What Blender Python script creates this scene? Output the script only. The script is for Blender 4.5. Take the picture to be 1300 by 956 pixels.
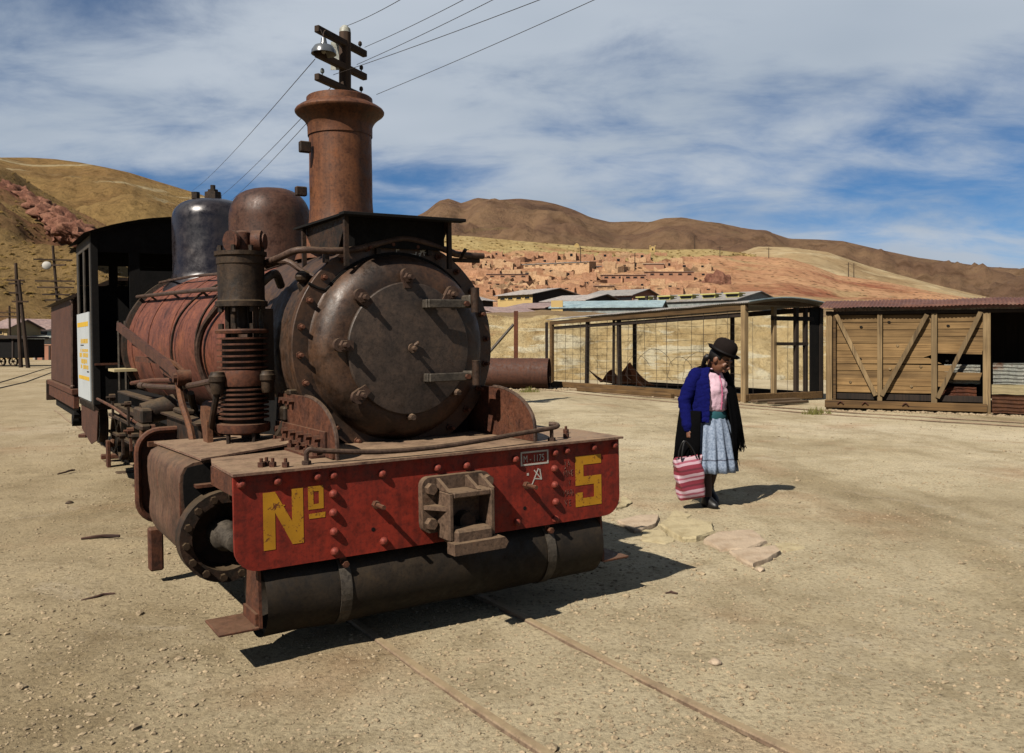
import bpy, bmesh, math, random
from mathutils import Vector, Matrix, noise, Euler
random.seed(7)
S = bpy.context.scene
for o in list(bpy.data.objects): bpy.data.objects.remove(o)
PI = math.pi
rad = math.radians

# ------------------------------------------------------------------ camera
F_PX, CX, HOR, CAMH = 1100.0, 650.0, 437.0, 1.45
cd = bpy.data.cameras.new('camera'); cam = bpy.data.objects.new('camera', cd)
S.collection.objects.link(cam); S.camera = cam
cam.location = (0, 0, CAMH); cam.rotation_euler = (PI/2, 0, 0)
cd.sensor_fit = 'HORIZONTAL'; cd.sensor_width = 36.0; cd.lens = 36.0*F_PX/1300
cd.shift_y = -(478-HOR)/1300.0
cd.clip_start = 0.05; cd.clip_end = 30000

# ------------------------------------------------------------------ sky and sun
SUN_AZ, SUN_EL = 38.0, 45.0          # light travels towards +X+Y, 38 degrees off the view axis
W = bpy.data.worlds.new('World'); S.world = W; W.use_nodes = True
nt = W.node_tree; nt.nodes.clear()
def N(t, kind, **kw):
    n = t.nodes.new(kind)
    for k, v in kw.items():
        if k.startswith('i_'):
            key = k[2:]
            n.inputs[int(key) if key.isdigit() else key.replace('_', ' ')].default_value = v
        else: setattr(n, k, v)
    return n
def L(t, a, ao, b, bi): t.links.new(a.outputs[ao], b.inputs[bi])
sky = N(nt, 'ShaderNodeTexSky', sky_type='NISHITA', sun_disc=False, sun_elevation=rad(SUN_EL),
        sun_rotation=rad(180+SUN_AZ), altitude=4000.0, air_density=1.0, dust_density=0.3, ozone_density=2.0)
tc = N(nt, 'ShaderNodeTexCoord')
sep = N(nt, 'ShaderNodeSeparateXYZ'); L(nt, tc, 'Generated', sep, 0)
zz = N(nt, 'ShaderNodeMath', operation='ADD'); L(nt, sep, 'Z', zz, 0); zz.inputs[1].default_value = 0.24
zm = N(nt, 'ShaderNodeMath', operation='MAXIMUM'); L(nt, zz, 0, zm, 0); zm.inputs[1].default_value = 0.05
dx = N(nt, 'ShaderNodeMath', operation='DIVIDE'); L(nt, sep, 'X', dx, 0); L(nt, zm, 0, dx, 1)
dy = N(nt, 'ShaderNodeMath', operation='DIVIDE'); L(nt, sep, 'Y', dy, 0); L(nt, zm, 0, dy, 1)
cmb = N(nt, 'ShaderNodeCombineXYZ'); L(nt, dx, 0, cmb, 'X'); L(nt, dy, 0, cmb, 'Y')
mp = N(nt, 'ShaderNodeMapping'); mp.inputs['Location'].default_value = (-2.1868, 0.1816, 4.0505); mp.inputs['Rotation'].default_value = (0, 0, 0); mp.inputs['Scale'].default_value = (0.62, 1.05, 1)
L(nt, cmb, 0, mp, 0)
n1 = N(nt, 'ShaderNodeTexNoise', i_Scale=1.05, i_Detail=6.0, i_Roughness=0.5, i_Distortion=0.25); L(nt, mp, 0, n1, 'Vector')
mp2 = N(nt, 'ShaderNodeMapping'); mp2.inputs['Rotation'].default_value = (0, 0, rad(18)); mp2.inputs['Scale'].default_value = (0.85, 1.35, 1)
L(nt, cmb, 0, mp2, 0)
n2 = N(nt, 'ShaderNodeTexNoise', i_Scale=3.2, i_Detail=9.0, i_Roughness=0.62, i_Distortion=0.35); L(nt, mp2, 0, n2, 'Vector')
mixn = N(nt, 'ShaderNodeMath', operation='MULTIPLY_ADD'); L(nt, n2, 'Fac', mixn, 0); mixn.inputs[1].default_value = 0.34; L(nt, n1, 'Fac', mixn, 2)
ramp = N(nt, 'ShaderNodeValToRGB'); L(nt, mixn, 0, ramp, 0)
ramp.color_ramp.elements[0].position = 0.525; ramp.color_ramp.elements[0].color = (0.05, 0.05, 0.05, 1)
ramp.color_ramp.elements[1].position = 0.75; ramp.color_ramp.elements[1].color = (1, 1, 1, 1)
ramp.color_ramp.interpolation = 'EASE'
hs = N(nt, 'ShaderNodeHueSaturation', i_Saturation=1.32, i_Value=0.62); L(nt, sky, 0, hs, 'Color')
n3 = N(nt, 'ShaderNodeTexNoise', i_Scale=1.3, i_Detail=3.0); L(nt, mp2, 0, n3, 'Vector')
cr = N(nt, 'ShaderNodeValToRGB'); L(nt, n3, 'Fac', cr, 0)
cr.color_ramp.elements[0].position = 0.3; cr.color_ramp.elements[0].color = (2.9, 3.45, 4.15, 1)
cr.color_ramp.elements[1].position = 0.7; cr.color_ramp.elements[1].color = (4.2, 4.65, 5.25, 1)
mx = N(nt, 'ShaderNodeMix', data_type='RGBA'); L(nt, ramp, 0, mx, 0); L(nt, hs, 0, mx, 6); L(nt, cr, 0, mx, 7)
bg = N(nt, 'ShaderNodeBackground', i_Strength=0.05); L(nt, mx, 2, bg, 0)
wo = N(nt, 'ShaderNodeOutputWorld'); L(nt, bg, 0, wo, 0)
sd = bpy.data.lights.new('sun', 'SUN'); sun = bpy.data.objects.new('sun', sd); S.collection.objects.link(sun)
sd.energy = 5.0; sd.angle = rad(0.53); sd.color = (1.0, 0.93, 0.82)
Ldir = Vector((math.sin(rad(SUN_AZ))*math.cos(rad(SUN_EL)), math.cos(rad(SUN_AZ))*math.cos(rad(SUN_EL)), -math.sin(rad(SUN_EL))))
sun.rotation_euler = Ldir.to_track_quat('-Z', 'Y').to_euler(); sun.location = (-20, -25, 40)
S.view_settings.view_transform = 'Standard'; S.view_settings.look = 'None'
S.view_settings.exposure = 1.3; S.view_settings.gamma = 1.0; S.view_settings.use_curve_mapping = False
S.render.engine = 'CYCLES'; S.render.resolution_x = 1024; S.render.resolution_y = 753
S.cycles.max_bounces = 6

# ------------------------------------------------------------------ helpers
COL = S.collection
ALB = 0.34          # overall reflectance of the painted and natural surfaces
def lin(c):
    return tuple(ALB*(x/255/12.92 if x/255 <= .04045 else ((x/255+.055)/1.055)**2.4) for x in c) + (1.0,)
class MB:
    def __init__(s): s.bm = bmesh.new()
    def _f(s, vs):
        try: return s.bm.faces.new(vs)
        except ValueError: return None
    def box(s, x0, x1, y0, y1, z0, z1, M=None, bev=0.0):
        b = bmesh.new()
        vs = [b.verts.new((x, y, z)) for x in (x0, x1) for y in (y0, y1) for z in (z0, z1)]
        for f in ((0,1,3,2),(4,6,7,5),(0,4,5,1),(2,3,7,6),(0,2,6,4),(1,5,7,3)): b.faces.new([vs[i] for i in f])
        if bev > 0: bmesh.ops.bevel(b, geom=list(b.edges), offset=bev, segments=1, affect='EDGES', profile=.5)
        if M is not None: b.transform(M)
        s.add(b); return s
    def add(s, b, M=None):
        if M is not None: b.transform(M)
        me = bpy.data.meshes.new('tmp'); b.to_mesh(me); b.free(); s.bm.from_mesh(me); bpy.data.meshes.remove(me); return s
    def ring(s, c, ax, r, seg, ph=0.0, ref=None):
        ax = Vector(ax).normalized()
        if ref is None: ref = Vector((0,0,1)) if abs(ax.z) < .9 else Vector((1,0,0))
        e1 = ax.cross(ref).normalized(); e2 = ax.cross(e1).normalized()
        return [s.bm.verts.new(Vector(c) + r*(math.cos(ph+2*PI*i/seg)*e1 + math.sin(ph+2*PI*i/seg)*e2)) for i in range(seg)]
    def bridge(s, a, b):
        n = len(a)
        for i in range(n): s._f((a[i], a[(i+1) % n], b[(i+1) % n], b[i]))
    def cyl(s, p0, p1, r0, r1=None, seg=20, caps=True, ph=0.0):
        r1 = r0 if r1 is None else r1; p0, p1 = Vector(p0), Vector(p1); ax = p1-p0
        a = s.ring(p0, ax, r0, seg, ph); b = s.ring(p1, ax, r1, seg, ph); s.bridge(a, b)
        if caps: s._f(a); s._f(b)
        return s
    def lathe(s, prof, o, ax, seg=48, close0=False, close1=False, closed=False):
        ax = Vector(ax).normalized(); o = Vector(o); prev = None; first = None
        for r, h in prof:
            if r < 1e-5:
                v = s.bm.verts.new(o+ax*h)
                if prev is not None and isinstance(prev, list):
                    for i in range(seg): s._f((prev[i], prev[(i+1) % seg], v))
                prev = v; continue
            k = s.ring(o+ax*h, ax, r, seg)
            if first is None: first = k
            if isinstance(prev, list): s.bridge(prev, k)
            elif prev is not None:
                for i in range(seg): s._f((prev, k[i], k[(i+1) % seg]))
            prev = k
        if closed and isinstance(prev, list): s.bridge(prev, first)
        if close1 and isinstance(prev, list): s._f(prev)
        if close0 and first: s._f(first)
        return s
    def tube(s, pts, r, seg=8, sub=1, caps=True, radii=None):
        P = [Vector(p) for p in pts]
        R = list(radii) if radii else [r]*len(P)
        if sub > 1 and len(P) > 2:
            Q, RR = [], []
            for i in range(len(P)-1):
                p0 = P[max(i-1, 0)]; p1 = P[i]; p2 = P[i+1]; p3 = P[min(i+2, len(P)-1)]
                for k in range(sub):
                    t = k/sub
                    Q.append(.5*((2*p1)+(-p0+p2)*t+(2*p0-5*p1+4*p2-p3)*t*t+(-p0+3*p1-3*p2+p3)*t**3)); RR.append(R[i]*(1-t)+R[i+1]*t)
            Q.append(P[-1]); RR.append(R[-1]); P, R = Q, RR
        ref = None; prev = None; first = None
        for i, p in enumerate(P):
            t = (P[min(i+1, len(P)-1)]-P[max(i-1, 0)])
            if t.length < 1e-9: continue
            t.normalize()
            if ref is None: ref = Vector((0,0,1)) if abs(t.z) < .9 else Vector((1,0,0))
            ref = (ref-t*ref.dot(t)).normalized(); e2 = t.cross(ref)
            k = [s.bm.verts.new(p+R[i]*(math.cos(2*PI*j/seg)*ref+math.sin(2*PI*j/seg)*e2)) for j in range(seg)]
            if prev: s.bridge(prev, k)
            else: first = k
            prev = k
        if caps: s._f(first); s._f(prev)
        return s
    def prism(s, poly, fn, d0, d1):
        a = [s.bm.verts.new(fn(p, q, d0)) for p, q in poly]; b = [s.bm.verts.new(fn(p, q, d1)) for p, q in poly]
        s.bridge(a, b); s._f(a); s._f(b); return s
    def sphere(s, c, r, sc=(1,1,1), seg=16, M=None):
        b = bmesh.new(); bmesh.ops.create_uvsphere(b, u_segments=seg, v_segments=max(6, seg*2//3), radius=r)
        b.transform(Matrix.Diagonal((*sc, 1)))
        if M is not None: b.transform(M)
        b.transform(Matrix.Translation(Vector(c))); s.add(b); return s
    def grid(s, fn, nu, nv, closed=False):
        g = [[s.bm.verts.new(fn(i/nu, j/nv)) for j in range(nv+1)] for i in range(nu+1)]
        for i in range(nu):
            for j in range(nv): s._f((g[i][j], g[i+1][j], g[i+1][j+1], g[i][j+1]))
        return s
    def mesh(s, name, mat=None, sharp=32, norm=True):
        if norm: bmesh.ops.recalc_face_normals(s.bm, faces=s.bm.faces)
        for f in s.bm.faces: f.smooth = True
        ca = rad(sharp)
        for e in s.bm.edges:
            if len(e.link_faces) == 2: e.smooth = e.calc_face_angle(0) < ca
        me = bpy.data.meshes.new(name); s.bm.to_mesh(me); s.bm.free()
        if mat: me.materials.append(mat)
        return me
    def link(s, name, mat, parent=None, sharp=32, norm=True, label=None, loc=None, rot=None):
        me = s.mesh(name, mat, sharp, norm); o = bpy.data.objects.new(name, me); COL.objects.link(o)
        if parent: o.parent = parent
        if label: o['label'] = label
        if loc: o.location = loc
        if rot: o.rotation_euler = rot
        return o
def piece(name, me, parent, loc, rot=(0,0,0), sc=None):
    o = bpy.data.objects.new(name, me); COL.objects.link(o); o.parent = parent; o.location = loc; o.rotation_euler = rot
    if sc: o.scale = sc
    return o
def empty(name, loc=(0,0,0), rz=0.0):
    o = bpy.data.objects.new(name, None); COL.objects.link(o); o.location = loc; o.rotation_euler = (0,0,rz); o.empty_display_size = .2
    return o
def tag(o, label=None, cat=None, group=None, kind=None):
    if label: o['label'] = label
    if cat: o['category'] = cat
    if group: o['group'] = group
    if kind: o['kind'] = kind
    return o
def at(px, py, Y): return Vector(((px-CX)/F_PX*Y, Y, CAMH+(HOR-py)/F_PX*Y))     # point at depth Y along a sight line
def bake(o):                                                                     # apply modifiers
    dg = bpy.context.evaluated_depsgraph_get(); me = bpy.data.meshes.new_from_object(o.evaluated_get(dg))
    o.modifiers.clear(); o.data = me; return o
def fbm(x, y, z=0.0, o=5): return noise.fractal(Vector((x, y, z)), 1.0, 2.0, o)

# ------------------------------------------------------------------ materials
def newmat(name):
    m = bpy.data.materials.new(name); m.use_nodes = True; t = m.node_tree; t.nodes.clear()
    out = N(t, 'ShaderNodeOutputMaterial'); b = N(t, 'ShaderNodeBsdfPrincipled'); L(t, b, 0, out, 0)
    return m, t, b
def coords(t, scale=(1,1,1), kind='Object', loc=(0,0,0)):
    c = N(t, 'ShaderNodeTexCoord'); m = N(t, 'ShaderNodeMapping'); m.inputs['Scale'].default_value = scale; m.inputs['Location'].default_value = loc
    L(t, c, kind, m, 0); return m
def ramp_n(t, src, so, cols, pos=None):
    r = N(t, 'ShaderNodeValToRGB'); e = r.color_ramp.elements; n = len(cols)
    while len(e) < n: e.new(.5)
    for i, c in enumerate(cols):
        e[i].position = pos[i] if pos else .28+.44*i/(n-1); e[i].color = c
    L(t, src, so, r, 0); return r
def mixc(t, fac, a, b, mode='MIX', f=None):
    m = N(t, 'ShaderNodeMix', data_type='RGBA', blend_type=mode)
    if f is not None: m.inputs[0].default_value = f
    else: L(t, fac[0], fac[1], m, 0)
    for idx, s in ((6, a), (7, b)):
        if isinstance(s, tuple) and not hasattr(s[0], 'outputs'): m.inputs[idx].default_value = s
        else: L(t, s[0], s[1], m, idx)
    return m
def rust(name, cols, scale=5.0, rough=(.5, .85), metal=.15, streak=.5, dust=0.0, dustc=(150,128,98), bump=.25, spec=.22, patch=None, fine=60.0):
    m, t, b = newmat(name)
    c1 = coords(t)
    a = N(t, 'ShaderNodeTexNoise', i_Scale=scale, i_Detail=9.0, i_Roughness=.68, i_Distortion=.4); L(t, c1, 0, a, 'Vector')
    col = ramp_n(t, a, 'Fac', [lin(c) for c in cols])
    cur = (col, 0)
    if streak:
        c2 = coords(t, (14, 14, .9)); s = N(t, 'ShaderNodeTexNoise', i_Scale=1.6, i_Detail=6.0, i_Roughness=.6); L(t, c2, 0, s, 'Vector')
        sr = ramp_n(t, s, 'Fac', [(.45,.42,.40,1), (1,1,1,1), (1.25,1.15,1.0,1)], [.32, .5, .72])
        cur = (mixc(t, None, cur, (sr, 0), 'MULTIPLY', streak), 2)
    if patch:
        pn = N(t, 'ShaderNodeTexNoise', i_Scale=patch[1], i_Detail=7.0, i_Roughness=.7); L(t, coords(t, loc=(3.1, 1.7, 5.2)), 0, pn, 'Vector')
        pr = ramp_n(t, pn, 'Fac', [(0,0,0,1), (1,1,1,1)], [patch[2], patch[2]+.09]); cur = (mixc(t, (pr, 0), cur, lin(patch[0])), 2)
    md = N(t, 'ShaderNodeTexNoise', i_Scale=scale*4.3, i_Detail=8.0, i_Roughness=.72, i_Distortion=.3); L(t, coords(t, loc=(1.3, 8.1, 2.6)), 0, md, 'Vector')
    mr_ = ramp_n(t, md, 'Fac', [(.52,.49,.46,1), (1,1,1,1), (1.32,1.24,1.14,1)], [.33, .5, .68]); cur = (mixc(t, None, cur, (mr_, 0), 'MULTIPLY', .8), 2)
    fi = N(t, 'ShaderNodeTexNoise', i_Scale=fine, i_Detail=5.0, i_Roughness=.75); L(t, c1, 0, fi, 'Vector')
    fr = ramp_n(t, fi, 'Fac', [(.40,.37,.34,1), (1,1,1,1), (1.18,1.16,1.12,1)], [.33, .50, .70]); cur = (mixc(t, None, cur, (fr, 0), 'MULTIPLY', .85), 2)
    if dust:
        g = N(t, 'ShaderNodeNewGeometry'); sp = N(t, 'ShaderNodeSeparateXYZ'); L(t, g, 'Normal', sp, 0)
        mr = N(t, 'ShaderNodeMapRange'); L(t, sp, 'Z', mr, 0); mr.inputs[1].default_value = .35; mr.inputs[2].default_value = 1.0; mr.inputs[4].default_value = dust
        dm = N(t, 'ShaderNodeMath', operation='MULTIPLY'); L(t, mr, 0, dm, 0); L(t, a, 'Fac', dm, 1)
        dm2 = N(t, 'ShaderNodeMath', operation='MULTIPLY', use_clamp=True); L(t, dm, 0, dm2, 0); dm2.inputs[1].default_value = 1.9
        cur = (mixc(t, (dm2, 0), cur, lin(dustc)), 2)
    L(t, cur[0], cur[1], b, 'Base Color')
    rr = N(t, 'ShaderNodeMapRange'); L(t, md, 'Fac', rr, 0); rr.inputs[1].default_value = .32; rr.inputs[2].default_value = .66; rr.inputs[3].default_value = rough[0]; rr.inputs[4].default_value = min(1, rough[1]+.12); L(t, rr, 0, b, 'Roughness')
    b.inputs['Metallic'].default_value = metal; b.inputs['Specular IOR Level'].default_value = spec
    bp = N(t, 'ShaderNodeBump', i_Strength=bump, i_Distance=.006); ad0 = N(t, 'ShaderNodeMath', operation='ADD'); L(t, a, 'Fac', ad0, 0); L(t, fi, 'Fac', ad0, 1); ad = N(t, 'ShaderNodeMath', operation='ADD'); L(t, ad0, 0, ad, 0); L(t, md, 'Fac', ad, 1)
    L(t, ad, 0, bp, 'Height'); L(t, bp, 0, b, 'Normal')
    return m
def plain(name, c, rough=.8, var=.25, scale=8.0, metal=0.0, spec=.3, bump=0.0, stretch=(1,1,1), dark=None, bdist=.01):
    m, t, b = newmat(name)
    n = N(t, 'ShaderNodeTexNoise', i_Scale=scale, i_Detail=7.0, i_Roughness=.65); L(t, coords(t, stretch), 0, n, 'Vector')
    base = lin(c); lo = lin(dark) if dark else tuple(x*(1-var) for x in base[:3])+(1,); hi = tuple(min(1, x*(1+var*.6)) for x in base[:3])+(1,)
    r = ramp_n(t, n, 'Fac', [lo, base, hi], [.3, .5, .72]); L(t, r, 0, b, 'Base Color')
    b.inputs['Roughness'].default_value = rough; b.inputs['Metallic'].default_value = metal; b.inputs['Specular IOR Level'].default_value = spec
    if bump:
        bp = N(t, 'ShaderNodeBump', i_Strength=bump, i_Distance=bdist); L(t, n, 'Fac', bp, 'Height'); L(t, bp, 0, b, 'Normal')
    return m
def wood(name, c, c2, along='X', scale=1.0, rough=.85, knots=False):
    m, t, b = newmat(name)
    st = {'X': (1.0, 34, 34), 'Y': (34, 1.0, 34), 'Z': (34, 34, 1.0)}[along]
    oi = N(t, 'ShaderNodeObjectInfo'); cc = N(t, 'ShaderNodeTexCoord'); ad = N(t, 'ShaderNodeVectorMath', operation='ADD'); L(t, cc, 'Object', ad, 0); L(t, oi, 'Random', ad, 1)
    mpn = N(t, 'ShaderNodeMapping'); mpn.inputs['Scale'].default_value = tuple(k*scale for k in st); L(t, ad, 0, mpn, 0)
    n = N(t, 'ShaderNodeTexNoise', i_Scale=1.0, i_Detail=8.0, i_Roughness=.62, i_Distortion=.6); L(t, mpn, 0, n, 'Vector')
    r = ramp_n(t, n, 'Fac', [lin(c2), lin(c), tuple(min(1, x*1.3) for x in lin(c)[:3])+(1,)], [.33, .5, .7])
    big = N(t, 'ShaderNodeTexNoise', i_Scale=1.7, i_Detail=4.0); L(t, ad, 0, big, 'Vector')
    br = ramp_n(t, big, 'Fac', [(.62,.58,.52,1), (1.05,1.03,1,1)], [.35, .62])
    rv = N(t, 'ShaderNodeMapRange'); L(t, oi, 'Random', rv, 0); rv.inputs[3].default_value = .68; rv.inputs[4].default_value = 1.18
    m1 = mixc(t, None, (r, 0), (br, 0), 'MULTIPLY', .8); cb = N(t, 'ShaderNodeVectorMath', operation='SCALE'); L(t, m1, 2, cb, 0); L(t, rv, 0, cb, 'Scale')
    L(t, cb, 0, b, 'Base Color'); b.inputs['Roughness'].default_value = rough; b.inputs['Specular IOR Level'].default_value = .2
    bp = N(t, 'ShaderNodeBump', i_Strength=.5, i_Distance=.006); L(t, n, 'Fac', bp, 'Height'); L(t, bp, 0, b, 'Normal')
    return m
def worn_paint(name, c, under, thr=.40, scale=14.0, rough=.6):
    m, t, b = newmat(name)
    n = N(t, 'ShaderNodeTexNoise', i_Scale=scale, i_Detail=9.0, i_Roughness=.75); L(t, coords(t), 0, n, 'Vector')
    r = ramp_n(t, n, 'Fac', [lin(under), lin(c)], [thr-.015, thr+.015])
    f = N(t, 'ShaderNodeTexNoise', i_Scale=5.0, i_Detail=5.0); L(t, coords(t), 0, f, 'Vector'); fr = ramp_n(t, f, 'Fac', [(.72,.7,.66,1), (1,1,1,1)], [.3, .65])
    L(t, mixc(t, None, (r, 0), (fr, 0), 'MULTIPLY', 1.0), 2, b, 'Base Color'); b.inputs['Roughness'].default_value = rough; b.inputs['Specular IOR Level'].default_value = .25
    return m
M = {}
M['boiler'] = rust('boiler_rust', [(54,31,24), (122,72,58), (138,82,63), (150,90,60)], 3.2, (.42, .7), .1, .55, bump=.15)
M['smokebox'] = rust('smokebox_steel', [(28,20,14), (64,45,31), (88,60,39), (76,60,41)], 4.0, (.4, .7), .1, .4, bump=.22, spec=.3, patch=((96,66,46), 2.2, .60))
M['smokefront'] = rust('smokebox_front_steel', [(30,21,14), (66,46,31), (92,62,40), (80,62,43)], 3.4, (.34, .6), .1, .35, bump=.2, spec=.32, patch=((74,52,38), 2.6, .58))
M['door'] = rust('door_steel', [(38,31,26), (70,57,48), (86,70,59), (100,74,54)], 4.5, (.4, .66), .1, .25, bump=.18, spec=.3)
M['stack'] = rust('stack_rust', [(60,36,23), (108,66,42), (124,78,48), (94,54,35)], 2.6, (.4, .66), .15, .7, bump=.1)
M['dome_rust'] = rust('sand_dome_rust', [(44,30,24), (80,52,40), (92,61,46), (84,68,54)], 3.4, (.36, .6), .2, .45, bump=.1)
M['dome_dark'] = rust('steam_dome_dark', [(36,32,36), (52,46,50), (60,52,54), (66,54,50)], 2.8, (.16, .3), .35, .35, bump=.03, spec=.6)
M['iron'] = rust('dark_iron', [(30,26,22), (52,42,34), (76,54,40), (64,52,42)], 9.0, (.45, .75), .3, .2, dust=.45, bump=.3)
M['iron_rust'] = rust('rusty_iron', [(48,28,20), (90,54,39), (114,68,46), (98,72,56)], 8.0, (.5, .8), .15, .3, dust=.45, dustc=(140,112,88), bump=.3)
M['orange_rust'] = rust('orange_rust', [(70,44,30), (108,68,44), (124,82,54), (96,62,42)], 7.0, (.6, .85), .05, .4, bump=.3)
M['pumpmetal'] = rust('pump_iron', [(32,25,18), (58,45,33), (76,58,41), (66,56,42)], 7.0, (.4, .7), .25, .5, dust=.35, bump=.25)
M['deck'] = rust('deck_plate', [(80,58,50), (134,102,86), (154,122,102), (122,82,66)], 5.0, (.5, .8), .0, 0, dust=.35, dustc=(188,164,128), bump=.3)
M['clad'] = rust('cylinder_cladding', [(62,44,34), (100,70,54), (112,84,66), (104,64,44)], 3.2, (.5, .8), .05, .7, dust=.3, bump=.25, patch=((112,100,84), 3.0, .63))
M['tank'] = rust('tank_iron', [(20,15,9), (38,29,18), (52,40,25), (66,54,36)], 3.6, (.5, .8), .1, .35, bump=.2)
M['strap'] = rust('strap_steel', [(54,48,42), (82,75,67), (98,90,80), (84,66,50)], 9.0, (.4, .65), .2, .2, bump=.1)
M['black'] = rust('sooty_black', [(10,9,8), (18,16,15), (24,21,19), (34,29,24)], 6.0, (.65, .9), 0, .3, bump=.2, spec=.12)
M['cabpaint'] = rust('cab_weathered_grey', [(50,46,40), (74,68,60), (86,78,68), (66,58,48)], 5.0, (.6, .85), .05, .6, bump=.2)
M['tender'] = rust('tender_brown', [(66,40,30), (88,54,40), (98,62,46), (92,56,42)], 3.0, (.55, .8), .05, .55, bump=.12)
M['coupler'] = rust('coupler_cast', [(70,56,46), (108,86,70), (124,100,82), (112,80,60)], 9.0, (.55, .8), .15, .15, dust=.5, dustc=(160,134,104), bump=.35)
M['pipe'] = rust('pipe_iron', [(52,40,34), (84,62,52), (100,78,66), (92,66,52)], 10.0, (.4, .7), .25, .15, dust=.3, bump=.2)
M['red'] = rust('red_beam_paint', [(92,22,12), (142,38,20), (154,44,23), (126,36,20)], 2.4, (.5, .75), 0, .55, bump=.15, patch=((70,46,34), 4.5, .625), fine=34)
M['redrivet'] = rust('red_rivet_paint', [(104,34,24), (140,54,40), (150,66,50), (132,50,38)], 20.0, (.45, .7), 0, 0, bump=.15)
M['yellow'] = worn_paint('yellow_letter_paint', (218,156,22), (120,62,28), .425, 24.0)
M['white'] = worn_paint('white_chalk_paint', (222,216,206), (126,48,34), .36, 40.0)
M['scratch'] = worn_paint('pale_scratches', (176,136,120), (118,36,24), .52, 60.0)
M['panelwhite'] = plain('white_sign_board', (206,212,214), .6, .1, 3.0)
M['panelyellow'] = plain('yellow_sign_print', (236,190,44), .6, .1, 6.0)
M['panelblack'] = plain('black_sign_print', (50,48,48), .6, .1, 6.0)
M['rail'] = rust('rail_steel', [(112,92,76), (146,122,102), (160,138,116), (138,116,98)], 7.0, (.5, .75), .1, 0, dust=.7, dustc=(190,168,130), bump=.2)
M['cream'] = plain('bare_board', (206,188,142), .8, .15, 6.0)

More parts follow.
